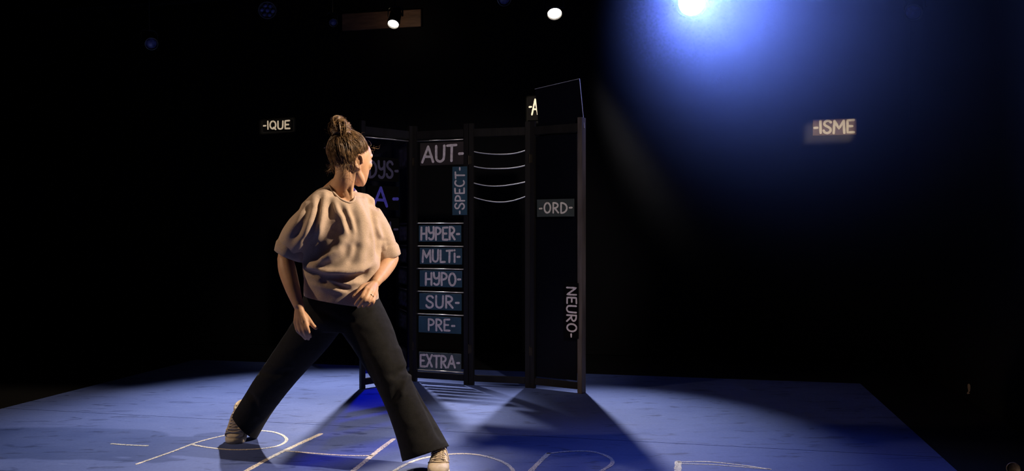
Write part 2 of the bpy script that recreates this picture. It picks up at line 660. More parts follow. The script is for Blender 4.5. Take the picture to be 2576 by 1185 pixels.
# black sliding board of the fourth panel, pushed up above the frame
board_mat = mat('dark_gloss_board', (0.0018, 0.002, 0.005), 0.5, 0.3, 3, spec=0.1)
edge_light = mat('painted_edge_light', (0.30, 0.30, 0.42), 0.5, 0.3, 30)  # light catching the board's edges, put into a pale colour
a, ux, un, w = panels[3]
BO = -(ST / 2 + 0.004)
bl, br = on_panel(3, 1353, 300, BO), on_panel(3, 1468, 296, BO)
tl, tr = on_panel(3, 1346, 218, BO), on_panel(3, 1458, 205, BO)
e_up = ((tl - bl).normalized() + (tr - br).normalized()).normalized()
e_side = (e_up.cross(un)).normalized() * -1
if e_side.dot(ux) < 0:
    e_side = -e_side
bw = (tr - tl).length
top_mid = (tl + tr) / 2
bh = 0.33
cen = top_mid - e_up * (bh / 2)
brd = MB().box(cen, (bw, 0.004, bh), (e_side, un, e_up)).build('sliding_board', board_mat, screen)
b = MB()
b.box(cen + e_up * (bh / 2 + 0.001), (bw + 0.004, 0.005, 0.003), (e_side, un, e_up))
b.box(cen + e_side * (bw / 2 + 0.001), (0.003, 0.005, bh), (e_side, un, e_up))
b.build('board_edge', edge_light, brd)
# lower fixed board of the same panel, with a narrow slit at its right side
MB().box(a + ux * (w / 2 - 0.006) + UP * 0.895 - un * 0.008, (w - 2 * SW - 0.018, 0.004, 1.63), (ux, un, UP)).build('lower_board', board_mat, screen)

# ---- cards on the screen
card_blue = mat('card_blue', (0.024, 0.072, 0.115), 0.7, 0.15, 18)
card_teal = mat('card_teal', (0.06, 0.085, 0.10), 0.7, 0.15, 18)
card_black = mat('card_black', (0.0032, 0.003, 0.0036), 0.8, 0.3, 10, spec=0.06)
card_brown = mat('card_brown', (0.030, 0.022, 0.022), 0.6, 0.4, 9)
card_green = mat('card_green', (0.045, 0.058, 0.052), 0.7, 0.15, 15)
card_mauve = mat('card_mauve', (0.16, 0.10, 0.10), 0.7, 0.2, 25)
paint_grey = mat('paint_pale_grey', (0.72, 0.65, 0.68), 0.7, 0.18, 60)
paint_dim = mat('paint_dim_violet', (0.07, 0.065, 0.13), 0.7, 0.2, 60)
paint_blue = mat('paint_bright_blue', (0.10, 0.09, 0.62), 0.6, 0.2, 60)
paint_cream = mat('paint_cream', (0.82, 0.76, 0.66), 0.7, 0.06, 60)


def panel_card(i, label, text, x0, y0, x1, y1, card, paint, off=0.012, **kw):
    lo = on_panel(i, x0, y1, off)
    hi = on_panel(i, x1, y0, off)
    a_, ux_, un_, w_ = panels[i]
    ww = (hi - lo).dot(ux_)
    hh = on_panel(i, (x0 + x1) / 2, y0, off).z - on_panel(i, (x0 + x1) / 2, y1, off).z
    lo = V(lo)
    lo.z = on_panel(i, (x0 + x1) / 2, y1, off).z
    return placard(label, text, lo, ux_, UP, ww, hh, card, paint, **kw)


panel_card(1, 'black card reading AUT-, the topmost card on the second screen panel', 'AUT-', 1057, 358, 1166, 415, card_brown, paint_grey, pad=(0.05, 0.1, 0.01, 0.1), weight=0.07)
panel_card(1, 'narrow blue card reading -SPECT- upward, on the post between screen panels', '-SPECT-', 1138, 419, 1175, 541, card_blue, paint_grey, off=0.022, vertical=1, pad=(0.02, 0.14, 0.02, 0.14), weight=0.07)
panel_card(1, 'blue card reading HYPER-, hung from a rod above the MULTI- card', 'HYPER-', 1054, 567, 1160, 608, card_blue, paint_grey, pad=(0.05, 0.06, 0.04, 0.06))
panel_card(1, 'blue card reading MULTI-, hung between the HYPER- and HYPO- cards', 'MULTi-', 1056, 624, 1162, 665, card_blue, paint_grey, pad=(0.07, 0.08, 0.05, 0.08))
panel_card(1, 'blue card reading HYPO-, hung between the MULTI- and SUR- cards', 'HYPO-', 1056, 681, 1162, 722, card_blue, paint_grey, pad=(0.14, 0.06, 0.03, 0.08))
panel_card(1, 'blue card reading SUR-, hung between the HYPO- and PRE- cards', 'SUR-', 1055, 739, 1161, 780, card_blue, paint_grey, pad=(0.16, 0.08, 0.06, 0.08))
panel_card(1, 'blue card reading PRE-, hung below the SUR- card', 'PRE-', 1053, 797, 1160, 838, card_blue, paint_grey, pad=(0.23, 0.1, 0.15, 0.1))
panel_card(1, 'grey-blue card reading EXTRA-, standing lowest on the second panel', 'EXTRA-', 1054, 888, 1160, 931, card_teal, paint_grey, pad=(0.03, 0.1, 0.04, 0.1))
panel_card(3, 'dark green-grey card reading -ORD-, on the black right-hand panel', '-ORD-', 1351, 501, 1444, 545, card_green, paint_cream, off=0.02, pad=(0.06, 0.17, 0.05, 0.17), gap=0.2)
panel_card(3, 'black card reading NEURO- downward, low on the right-hand panel', 'NEURO-', 1421, 712, 1455, 851, card_black, paint_grey, off=0.02, vertical=-1, pad=(0.08, 0.1, 0.02, 0.1), weight=0.07)
panel_card(0, 'dark card reading DYS- in dim violet, beside the woman\'s face', 'DYS-', 925, 396, 1003, 456, card_black, paint_dim, off=0.02, pad=(0.05, 0.1, 0.03, 0.12), weight=0.07)
panel_card(0, 'dark card reading A- in bright blue, below the DYS- card', 'A-', 925, 468, 1003, 528, card_black, paint_blue, off=0.02, pad=(0.18, 0.06, 0.03, 0.04), weight=0.07, gap=0.3)
panel_card(0, 'dark card reading N- in dim violet, half hidden behind the sweater sleeve', 'N-', 925, 548, 1003, 600, card_black, paint_dim, off=0.02, pad=(0.42, 0.12, 0.03, 0.18), weight=0.07)

# ---- three cards on the back wall, each in the beam of a profile projector
def wall_point(px, py, off=0.0):
    ray = V(((px - 1288) / F, 1.0, (HOR - py) / F))
    o = V((0, 0, EYE))
    q = wb - E2 * off
    return o + ray * ((q - o).dot(E2) / ray.dot(E2))


def wall_card(label, text, x0, y0, x1, y1, card, loc, watts, spill=(0, 0), grow=(1.15, 1.3), **kw):
    lo, hi = wall_point(x0, y1, 0.03), wall_point(x1, y0, 0.03)
    w, h = (hi - lo).dot(E1), hi.z - lo.z
    n = E1.cross(UP)
    MBr = placard(label, text, lo, E1, UP, w, h, card, paint_cream, thick=0.03, **kw)
    c = lo + E1 * (w / 2) + UP * (h / 2)
    tgt = c + E1 * spill[0] + UP * spill[1]
    dist = (tgt - V(loc)).length
    projector('card_projector', loc, tgt, watts, (1.0, 0.83, 0.62), w / 2 * grow[0] / dist, h / 2 * grow[1] / dist)
    return MBr


wall_card('small lit card reading -IQUE, far left on the black back wall', '-IQUE', 661, 300, 733, 329, card_black, (-1.2, 0.4, 3.0), 1300, (0, 0.0), (1.1, 1.25), pad=(0.02, 0.06, 0.06, 0.06), weight=0.085)
wall_card('lit card reading -A, half hidden behind the raised black board', '-A', 1328, 243, 1367, 303, card_black, (0.1, 0.3, 3.2), 3000, (0, 0.0), (1.1, 1.1), pad=(0.08, 0.22, 0.36, 0.06), weight=0.05, gap=0.06)
wall_card('mauve lit card reading -ISME, on the back wall far right', '-ISME', 2045, 297, 2155, 341, card_mauve, (-0.14, -0.1, 0.93), 2900, (-0.025, -0.02), (1.06, 1.12), pad=(0.02, 0.06, 0.06, 0.05), weight=0.082)

# ================================================================== CHALK LETTERS ON THE MAT
chalk = bpy.data.materials.new('white_chalk')
chalk.use_nodes = True
nt = chalk.node_tree
bs = nt.nodes['Principled BSDF']
bs.inputs['Roughness'].default_value = 0.9
tc = nt.nodes.new('ShaderNodeTexCoord')
cc = ramp(noise_node(120, 3, (1, 1, 1)), [(0.3, (0.62, 0.58, 0.55)), (0.7, (0.86, 0.82, 0.78))])
nt.links.new(cc, bs.inputs['Base Color'])
al = ramp(noise_node(150, 6, (1, 1, 1), 0.4, 0.3), [(0.36, (0, 0, 0)), (0.46, (1, 1, 1))])
nt.links.new(al, bs.inputs['Alpha'])


def on_floor(px, py, z=0.0):
    d = (EYE - z) * F / (py - HOR)
    return V(((px - 1288) / F * d, d, z))


def chalk_letter(strokes):
    b = MB()
    for pts, half in strokes:
        pp = [on_floor(x, y) for x, y in pts]
        rows = catmull([list(p) for p in pp], max(8, 6 * len(pp))) if len(pp) > 2 else [list(p) for p in pp]
        stroke_plate(b, [(r[0], r[1]) for r in rows], half, lambda p: V((float(p[0]), float(p[1]), 0.0002)), UP, 0.0012, 0.3)
    return b.build('chalk_letter', chalk, mat_root)


chalk_letter([([(281, 1117), (325, 1120), (370, 1122)], 0.008)])
chalk_letter([([(344, 1168), (430, 1138), (500, 1112), (572, 1094)], 0.0075),
              ([(572, 1094), (622, 1085), (672, 1085), (706, 1093), (721, 1107), (702, 1121), (658, 1129), (590, 1132), (530, 1127), (484, 1119)], 0.0075)])
chalk_letter([([(600, 1196), (680, 1152), (750, 1118), (807, 1092)], 0.012),
              ([(722, 1135), (790, 1141), (865, 1146), (936, 1147)], 0.0075),
              ([(850, 1215), (905, 1172), (950, 1135), (990, 1105)], 0.012)])
chalk_letter([([(960, 1210), (1000, 1180), (1050, 1157), (1120, 1144), (1190, 1143), (1245, 1155), (1280, 1172), (1292, 1195), (1270, 1230), (1190, 1255), (1060, 1250), (970, 1230), (960, 1210)], 0.009)])
chalk_letter([([(1270, 1260), (1318, 1205), (1352, 1168), (1380, 1141)], 0.012),
              ([(1380, 1141), (1430, 1136), (1485, 1136), (1525, 1147), (1541, 1162), (1525, 1178), (1470, 1200), (1330, 1205)], 0.009),
              ([(1400, 1203), (1500, 1235), (1590, 1280)], 0.011)])
chalk_letter([([(1710, 1260), (1705, 1200), (1706, 1162)], 0.016),
              ([(1706, 1163), (1780, 1162), (1860, 1170), (1938, 1181)], 0.005),
              ([(1716, 1167), (1800, 1170), (1936, 1181)], 0.004),
              ([(1708, 1212), (1900, 1225)], 0.009), ([(1710, 1260), (1980, 1275)], 0.009)])

# ================================================================== LAMPS IN THE GRID
black_metal = mat('black_metal', (0.012, 0.012, 0.013), 0.45, 0.25, 20, spec=0.5)
grey_metal = mat('scuffed_grey_metal', (0.22, 0.21, 0.2), 0.4, 0.3, 30, metal=0.6)
lens_reflect = mat('painted_reflection_lens', (0.12, 0.13, 0.32), 0.25, 0.4, 40, spec=0.6)  # faint blue reflection of the bright lamp put into the lens colour
pipe_c = 6.79


def pipe_point(x, z=2.84):
    return V((x, pipe_c - 0.2176 * x, z))


b = MB()
b.tube([pipe_point(-4.6, 3.12), pipe_point(2.55, 3.12)], 0.024, 14)
tag(b.build('lighting_pipe', black_metal, None, True), 'dark horizontal lighting pipe running above the back of the stage', 'pipe')


glow_white = emit('lit_white_lens', (1.0, 0.90, 0.74), 9)
glow_blue = emit('lit_blue_lens', (0.42, 0.50, 1.0), 14)


def lamp(name, label, lens, target, r, length, lens_mat, hang_z=3.12, doors=0, cells=0, group='stage lamps in the grid'):
    lens = V(lens)
    ax = (V(target) - lens).normalized()
    side = ax.cross(UP).normalized()
    up = side.cross(ax).normalized()
    root = thing(name, label, 'stage lamp', tuple(lens), group)
    b = MB()
    b.lathe(lens, -ax, [(0.004, r * 0.98), (-0.012, r * 1.0), (-0.012, r * 1.14), (0.02, r * 1.16), (0.03, r * 1.08), (length * 0.6, r * 1.05), (length * 0.9, r * 0.7), (length, r * 0.35)])
    b.build('housing', black_metal, root, False)
    if cells:
        for k in range(cells):
            a_ = 2 * math.pi * k / (cells - 1)
            c = lens + ax * 0.014 + ((side * math.cos(a_) + up * math.sin(a_)) * (r * 0.66) if k else V((0, 0, 0)))
            MB().lathe(c, ax, [(-0.002, r * 0.27), (0.004, r * 0.25), (0.009, r * 0.14), (0.010, 0.0005)], 16).build('lens', lens_mat, root, True)
    else:
        MB().lathe(lens, ax, [(-0.002, r * 0.97), (0.004, r * 0.94), (0.012, r * 0.6), (0.015, 0.0005)], 32).build('lens', lens_mat, root, True)
        if lens_mat is not glow_blue:
            MB().rings([[lens + ax * h_ + (side * math.cos(2 * math.pi * q / 32) + up * math.sin(2 * math.pi * q / 32)) * r_ for q in range(32)]
                        for h_, r_ in ((0.012, r * 1.13), (0.017, r * 1.13), (0.017, r * 1.02), (0.012, r * 1.02))], closed=True).build('rim', grey_metal, root, True)
    # yoke and clamp
    c = lens - ax * (length * 0.45)
    top = V((c.x, c.y, hang_z))
    b = MB()
    yw = r * 1.35
    b.tube([c - side * yw, c - side * yw + UP * r * 1.3, c - side * (yw * 0.7) + UP * r * 1.75, c + side * (yw * 0.7) + UP * r * 1.75, c + side * yw + UP * r * 1.3, c + side * yw], 0.008, 6, flat=0.5)
    b.build('yoke', black_metal, root)
    b = MB()
    b.tube([c + UP * r * 1.75, top], 0.008, 8)
    b.box(top, (0.05, 0.05, 0.06), None, 0.006)
    b.build('clamp', black_metal, root)
    for k in range(doors):
        a_ = math.pi / 2 + k * math.pi / 2 * (4 / max(doors, 1)) if doors > 1 else math.pi / 2
        dv = up * math.sin(a_) + side * math.cos(a_)
        tv = -up * math.cos(a_) + side * math.sin(a_)
        hinge = lens + dv * (r * 1.12) + ax * 0.015
        tip = hinge + ax * (r * 0.75) + dv * (r * 0.55)
        nn = (tip - hinge).normalized()
        pn = nn.cross(tv).normalized()
        b = MB()
        b.add([hinge - tv * r * 0.85 - pn * 0.0015, hinge + tv * r * 0.85 - pn * 0.0015, tip + tv * r * 1.25 - pn * 0.0015, tip - tv * r * 1.25 - pn * 0.0015,
               hinge - tv * r * 0.85 + pn * 0.0015, hinge + tv * r * 0.85 + pn * 0.0015, tip + tv * r * 1.25 + pn * 0.0015, tip - tv * r * 1.25 + pn * 0.0015],
              [(0, 1, 2, 3), (7, 6, 5, 4), (0, 4, 5, 1), (1, 5, 6, 2), (2, 6, 7, 3), (3, 7, 4, 0)])
        b.build('barn_door', grey_metal, root)
    return root, ax


l1 = P(990, 58, 7.0)
l2 = P(1395, 32, 6.72)
l3 = P(1740, 6, 6.49)
a1, a2, a3 = V((-1.30, 5.0, 0)), V((0.45, 4.6, 0)), V((0.5, 2.0, 2.1))
_, ax = lamp('spotlight', 'lit white spotlight in front of the brown board, leftmost of the three lit lamps', l1, a1, 0.046, 0.2, glow_white, doors=0)
spot('spotlight_beam', l1 + ax * 0.03, a1, L1_W, (1.0, 0.93, 0.86), 53, 0.9, 0.045)
_, ax = lamp('spotlight', 'lit white spotlight with a raised flap, middle one of the three lit lamps', l2, a2, 0.057, 0.2, glow_white, doors=1)
spot('spotlight_beam', l2 + ax * 0.03, a2, L2_W, (1.0, 0.93, 0.86), 40, 0.9, 0.045)
_, ax = lamp('spotlight', 'glaring blue-white spotlight with a hazy blue glow, rightmost lit lamp', l3, a3, 0.105, 0.26, glow_blue)
spot('spotlight_beam', l3 + ax * 0.03, a3, L3_W, (0.15, 0.25, 1.0), 104, 1.0, 0.06)
# weak point light added behind the left white lamp to brighten the board
board_fill = bpy.data.lights.new('board_fill_light', 'POINT')
board_fill.energy = 0.5
board_fill.color = (1.0, 0.75, 0.5)
board_fill.shadow_soft_size = 0.02
lk = bpy.data.objects.new('board_fill_light', board_fill)
lk.location = P(1000, 50, 7.28)
col.objects.link(lk)

for lab, px, py, d, r, cells in (
        ('unlit lamp with a single lens coloured like a dim blue reflection, lowest lamp at the far left', 380, 109, 6.4, 0.043, 0),
        ('unlit lamp with a cluster of round lenses, left of the brown board', 672, 25, 6.6, 0.062, 7),
        ('unlit lamp with a lens coloured like a dim blue reflection just left of the brown board', 838, 56, 6.9, 0.03, 0),
        ('unlit lamp with a lens coloured like a dim blue reflection cut by the top edge of the picture', 1268, -3, 6.75, 0.05, 0),
        ('unlit lamp barely visible in the dark, top right of the picture', 2298, 30, 5.5, 0.05, 0)):
    lp = P(px, py, d)
    lamp('stage_lamp', lab, lp, (lp.x * 0.3 + 0.3, 3.2, 0.6), r, 0.18, lens_reflect, hang_z=3.12 if lp.z < 3.05 else 3.3, cells=cells)

# brown board on the wall behind the left lamp
wood = mat('brown_wood_board', (0.17, 0.095, 0.055), 0.6, 0.35, 6, 0.3, 30, stretch=(1, 1, 5))
lo, hi = wall_point(862, 78, 0.02), wall_point(1060, 24, 0.02)
b = MB()
b.box(lo + E1 * ((hi - lo).dot(E1) / 2) + UP * ((hi.z - lo.z) / 2), ((hi - lo).dot(E1), 0.03, hi.z - lo.z), (E1, E2, UP), 0.003)
tag(b.build('wooden_board', wood), 'plain brown wooden board fixed high on the back wall behind a lamp', 'board')

# pale scrap of tape low on the right wall, round fitting at the lower right corner
scrap = mat('pale_tape', (0.34, 0.26, 0.19), 0.8, 0.3, 50)
wr = C0 + E1 * (MAT_W + 0.55)


def right_wall_point(px, py, off=0.0):
    ray = V(((px - 1288) / F, 1.0, (HOR - py) / F))
    o = V((0, 0, EYE))
    q = wr - E1 * off
    return o + ray * ((q - o).dot(E1) / ray.dot(E1))


outl = [(2434, 967), (2438, 965), (2441, 970), (2441, 978), (2440, 985), (2437, 986), (2440, 990), (2434, 992), (2432, 989), (2436, 984), (2434, 976)]
ft = [right_wall_point(x, y, 0.002) for x, y in outl]
bk = [right_wall_point(x, y, 0.0) for x, y in outl]
n = len(outl)
b = MB()
b.add(ft + bk, [tuple(range(n)), tuple(range(2 * n - 1, n - 1, -1))] + [(k, (k + 1) % n, n + (k + 1) % n, n + k) for k in range(n)])
tag(b.build('tape_scrap', scrap), 'small pale scrap of tape stuck low on the dark right wall', 'tape')

c = P(2550, 1180, 3.45)
rt = thing('round_fitting', 'small round dark metal disc at the bottom right corner of the picture', 'fitting', (c.x, c.y, 0))
disc_dark = mat('dull_bronze_metal', (0.30, 0.25, 0.20), 0.5, 0.4, 60, metal=0.3)
axd = (V((0, 0, EYE)) - c).normalized()
MB().lathe(c, axd, [(-0.03, 0.018), (-0.02, 0.027), (0.004, 0.027), (0.006, 0.024), (0.003, 0.0225), (0.003, 0.0005)], 28).build('disc', disc_dark, rt, True)
b = MB()
b.tube([V((c.x, c.y, 0.006)) - axd * 0.02, c - axd * 0.02], 0.006, 8)
b.lathe(V((c.x, c.y, 0.0)) - V((axd.x, axd.y, 0)) * 0.02, UP, [(0, 0.03), (0.006, 0.03), (0.008, 0.02), (0.012, 0.006)], 20)
b.build('stand', disc_dark, rt)

# ================================================================== THE WOMAN
def px_of(A):
    return 1288 + A[:, 0] / A[:, 1] * F, HOR - (A[:, 2] - EYE) / A[:, 1] * F


def remeshed(mbd, name, voxel, smooth_it=4, factor=0.5):
    me = mbd.mesh(name)
    o = bpy.data.objects.new(name, me)
    col.objects.link(o)
    r = o.modifiers.new('r', 'REMESH')
    r.mode = 'VOXEL'
    r.voxel_size = voxel
    r.adaptivity = 0.0
    if smooth_it:
        sm = o.modifiers.new('s', 'SMOOTH')
        sm.iterations = smooth_it
        sm.factor = factor
    dg = bpy.context.evaluated_depsgraph_get()
    out = bpy.data.meshes.new_from_object(o.evaluated_get(dg))
    out.name = name
    bpy.data.objects.remove(o)
    return out


def coords(me):
    A = np.empty(len(me.vertices) * 3)
    me.vertices.foreach_get('co', A)
    return A.reshape(-1, 3)


def normals(me):
    A = np.empty(len(me.vertices) * 3)
    me.vertices.foreach_get('normal', A)
    return A.reshape(-1, 3)


def set_coords(me, A):
    me.vertices.foreach_set('co', A.ravel())
    me.update()


def fold(me, folds, noise_amp=0.0, noise_px=30.0, front=0.15):
    """cloth relief: ridges (+) and valleys (-) along lines given on the audience side"""
    A, N = coords(me), normals(me)
    x, y = px_of(A)
    view = A - np.array([0, 0, EYE])
    view /= np.linalg.norm(view, axis=1)[:, None]
    facing = np.clip((-(N * view).sum(1) + 0.05) / front, 0, 1)
    disp = np.zeros(len(A))
    for pts, amp, wid in folds:
        best = np.full(len(A), 1e9)
        bt = np.zeros(len(A))
        L = 0.0
        segs = []
        for a, c in zip(pts[:-1], pts[1:]):
            l = math.hypot(c[0] - a[0], c[1] - a[1])
            segs.append((a, c, L, l))
            L += l
        for a, c, l0, l in segs:
            dx, dy = c[0] - a[0], c[1] - a[1]
            t = np.clip(((x - a[0]) * dx + (y - a[1]) * dy) / (l * l), 0, 1)
            d = np.hypot(x - a[0] - t * dx, y - a[1] - t * dy)
            m = d < best
            best = np.where(m, d, best)
            bt = np.where(m, (l0 + t * l) / L, bt)
        taper = np.clip(np.minimum(bt, 1 - bt) * 5 + 0.25, 0, 1)
        disp += amp * taper * np.exp(-(best / (wid * 1.22)) ** 2)
    if noise_amp:
        disp += noise_amp * (np.sin(A[:, 0] * 47 + 3 * np.sin(A[:, 2] * 31)) * np.sin(A[:, 2] * 41 + 2 * np.sin(A[:, 0] * 23 + A[:, 1] * 29)))
    disp = 0.018 * np.tanh(disp * 1.25 / 0.018)
    set_coords(me, A + N * (disp * facing)[:, None])
    bm = bmesh.new()
    bm.from_mesh(me)
    for _ in range(3):
        bmesh.ops.smooth_vert(bm, verts=bm.verts, factor=0.4, use_axis_x=True, use_axis_y=True, use_axis_z=True)
    bm.to_mesh(me)
    bm.free()
    return me


person = thing('person', 'woman in beige sweater, black flared trousers and white sneakers, lunging, head turned away', 'person', (-0.85, 4.0, 0.0))
skin = mat('skin', (0.56, 0.33, 0.20), 0.5, 0.10, 25, 0.12, 160, spec=0.35, sss=0.12)
knit = mat('beige_knit', (0.50, 0.385, 0.30), 0.95, 0.14, 260, 0.35, 650, spec=0.06, sheen=0.15)
cloth = mat('black_trouser_cloth', (0.0115, 0.0118, 0.0126), 0.9, 0.2, 60, 0.4, 500, spec=0.12, sheen=0.03)
hair_mat = mat('light_brown_hair', (0.14, 0.080, 0.036), 0.34, 0.5, 60, spec=0.6, var_colour=(0.36, 0.225, 0.11))
shoe_mat = mat('cream_leather', (0.62, 0.53, 0.40), 0.55, 0.10, 40, 0.15, 120, spec=0.35)
sole_mat = mat('cream_rubber', (0.66, 0.58, 0.45), 0.6, 0.08, 40)
lace_mat = mat('cream_lace', (0.62, 0.53, 0.42), 0.8, 0.1, 200)
lining_mat = mat('dark_shoe_lining', (0.10, 0.08, 0.06), 0.9, 0.2, 60)
gold = mat('gold_ring', (0.85, 0.65, 0.35), 0.25, 0.05, 50, metal=1.0)


def yaw_axes(deg):
    a_ = math.radians(deg)
    return V((math.cos(a_), math.sin(a_), 0)), V((math.sin(a_), -math.cos(a_), 0))


# ---------------------------------------------------------------- head frame
HA = math.radians(48)
fv = V((math.cos(HA), math.sin(HA), 0))
rv = V((math.sin(HA), -math.cos(HA), 0))
uv = V((0, 0, 1))
rot = Matrix.Rotation(math.radians(4), 3, 'Y')     # slight tilt of the head
fv, rv, uv = rot @ fv, rot @ rv, rot @ uv
HC = P(885, 402, 3.95)


def H(f, r, u):
    return HC + fv * f + rv * r + uv * u


B = MB()
HAX = (fv, rv, uv)
B.ball(H(-0.012, 0, 0.022), (0.098, 0.074, 0.094), HAX, 32, 18)
B.loft([(H(0.030, 0, 0.075), fv, rv, 0.050, 0.052), (H(0.034, 0, 0.045), fv, rv, 0.062, 0.064), (H(0.033, 0, 0.0), fv, rv, 0.060, 0.066),
        (H(0.034, 0, -0.04), fv, rv, 0.057, 0.061), (H(0.042, 0, -0.078), fv, rv, 0.047, 0.047), (H(0.054, 0, -0.106), fv, rv, 0.030, 0.029),
        (H(0.060, 0, -0.120), fv, rv, 0.014, 0.014)], 28, 18)
for s in (-1, 1):
    B.tube([H(-0.012, 0.058 * s, -0.015), H(-0.004, 0.057 * s, -0.058), H(0.03, 0.042 * s, -0.09), H(0.062, 0.012 * s, -0.110)], [0.014, 0.017, 0.016, 0.013], 12, 14)
    B.ball(H(0.062, 0.040 * s, -0.016), (0.026, 0.022, 0.022), HAX, 16, 10)
    # ear: shell, helix, lobe
    e_out = (rv * s * 0.86 - fv * 0.5).normalized()
    e_fw = (fv * 0.86 + rv * s * 0.5).normalized()
    ec = H(-0.016, 0.077 * s, -0.012)
    B.ball(ec - e_out * 0.002, (0.016, 0.006, 0.028), (e_fw, e_out, uv), 16, 10)
    pts = [ec + e_out * 0.006 + e_fw * (0.018 * math.cos(t) - 0.002) + uv * (0.030 * math.sin(t) + 0.002) for t in np.linspace(-0.2, 4.4, 14)]
    B.tube(pts, 0.0048, 8, 28)
    B.ball(ec - uv * 0.029 + e_fw * 0.004, (0.009, 0.006, 0.011), (e_fw, e_out, uv), 12, 8)
    B.ball(H(0.002, 0.071 * s, -0.016), (0.007, 0.006, 0.008), HAX, 10, 8)
    # eyelid mounds
    B.ball(H(0.078, 0.032 * s, 0.004), (0.014, 0.016, 0.011), HAX, 14, 8)
    B.tube([H(0.092, 0.012 * s, 0.026), H(0.086, 0.034 * s, 0.029), H(0.070, 0.052 * s, 0.022)], [0.008, 0.009, 0.007], 10, 10)
    B.ball(H(0.095, 0.010 * s, -0.033), (0.009, 0.007, 0.006), HAX, 12, 8)
B.tube([H(0.090, 0, 0.022), H(0.098, 0, -0.004), H(0.105, 0, -0.026), H(0.102, 0, -0.034)], [0.007, 0.008, 0.010, 0.008], 12, 12)
B.tube([H(0.078, -0.022, -0.064), H(0.089, 0, -0.060), H(0.078, 0.022, -0.064)], [0.004, 0.007, 0.004], 10, 12)
B.tube([H(0.078, -0.020, -0.072), H(0.087, 0, -0.074), H(0.078, 0.020, -0.072)], [0.004, 0.008, 0.004], 10, 12)
# ---------------------------------------------------------------- neck, shoulders, trunk
NB = P(857, 484, 3.97)
B.tube([P(858, 520, 3.98), NB, H(-0.030, 0, -0.085), H(-0.028, 0, -0.03)], [0.075, 0.058, 0.050, 0.054], 22, 20)
B.tube([H(-0.022, 0.060, -0.04), P(884, 470, 3.918), P(886, 513, 3.905)], [0.012, 0.011, 0.010], 12, 16)
B.tube([P(866, 462, 3.945), P(878, 508, 3.925)], [0.026, 0.030], 14, 8)
RS, LS = P(782, 528, 3.865), P(921, 531, 4.045)
B.tube([P(850, 462, 3.99), P(822, 492, 3.95), RS], [0.035, 0.042, 0.045], 16, 14)
B.tube([P(872, 475, 4.01), P(900, 511, 4.03), LS], [0.033, 0.033, 0.033], 16, 14)
B.tube([P(884, 517, 3.90), P(838, 500, 3.88), RS], [0.012, 0.011, 0.012], 10, 12)
rows = []
for py, cx, d, a_, b_, yw in ((500, 858, 3.96, 0.12, 0.07, 34), (540, 862, 3.96, 0.145, 0.095, 33), (600, 864, 3.96, 0.14, 0.10, 28), (670, 860, 3.97, 0.125, 0.095, 18), (730, 858, 3.985, 0.14, 0.10, 6), (790, 860, 4.0, 0.155, 0.105, 0), (825, 864, 4.0, 0.10, 0.08, 0)):
    u_, v_ = yaw_axes(yw)
    rows.append((P(cx, py, d), u_, v_, a_, b_))
B.loft(rows, 28, 26)
# arms
RE, RW = P(717, 648, 3.93), P(752, 770, 3.83)
LE, LW = P(986, 648, 4.10), P(944, 712, 3.885)
B.tube([RS, P(748, 590, 3.90), RE], [0.045, 0.042, 0.036], 18, 14)
B.tube([RE, P(723, 680, 3.905), P(735, 722, 3.865), P(747, 758, 3.838), RW], [0.036, 0.041, 0.035, 0.026, 0.024], 18, 18)
B.tube([LS, P(958, 590, 4.08), LE], [0.034, 0.036, 0.034], 18, 14)
B.tube([LE, P(977, 664, 4.05), P(962, 687, 3.97), P(950, 704, 3.905), LW], [0.035, 0.038, 0.034, 0.025, 0.024], 18, 18)


# hands: joints placed one by one
def finger(pts, r0, r1):
    k = len(pts)
    B.tube([P(*p) for p in pts], [r0 + (r1 - r0) * i / (k - 1) for i in range(k)], 12, 5 * k)


def palm(pts):
    """knuckle row filled with tubes running from the wrist"""
    w0, ks = pts
    for kx in ks:
        B.tube([P(*w0), P(*[(w0[i] * 0.45 + kx[i] * 0.55) for i in range(3)]), P(*kx)], [0.018, 0.015, 0.0115], 12, 10)


# right hand, hanging (viewer's left)
palm(((752, 770, 3.83), [(744, 812, 3.822), (752, 815, 3.812), (761, 814, 3.806), (768, 809, 3.806)]))
palm(((756, 772, 3.845), [(746, 806, 3.84), (756, 808, 3.836), (764, 804, 3.832)]))
finger([(744, 812, 3.822), (748, 830, 3.82), (757, 840, 3.833), (764, 845, 3.848)], 0.0098, 0.0075)
finger([(752, 815, 3.812), (757, 835, 3.806), (764, 846, 3.820), (769, 852, 3.838)], 0.0102, 0.0078)
finger([(761, 814, 3.806), (767, 833, 3.797), (772, 846, 3.808), (776, 853, 3.824)], 0.0102, 0.0078)
finger([(768, 809, 3.806), (774, 827, 3.794), (778, 840, 3.800), (781, 847, 3.812)], 0.0100, 0.0076)
finger([(759, 783, 3.845), (774, 800, 3.825), (786, 817, 3.812), (795, 826, 3.806)], 0.0130, 0.0085)
# left hand, resting on the hip (viewer's right)
palm(((944, 712, 3.885), [(921, 727, 3.812), (929, 732, 3.806), (937, 738, 3.810), (943, 744, 3.822)]))
palm(((940, 716, 3.895), [(917, 732, 3.835), (928, 738, 3.832), (938, 744, 3.838)]))
finger([(921, 727, 3.812), (911, 746, 3.775), (901, 757, 3.782), (894, 766, 3.797)], 0.0104, 0.0078)
finger([(929, 732, 3.806), (919, 753, 3.770), (909, 764, 3.780), (902, 772, 3.797)], 0.0106, 0.0080)
finger([(937, 738, 3.810), (928, 757, 3.776), (921, 765, 3.792), (914, 771, 3.812)], 0.0102, 0.0078)
finger([(943, 744, 3.822), (939, 760, 3.793), (933, 767, 3.806), (926, 771, 3.822)], 0.0094, 0.0070)
finger([(938, 714, 3.880), (914, 720, 3.842), (902, 732, 3.822), (890, 746, 3.812)], 0.0140, 0.0086)
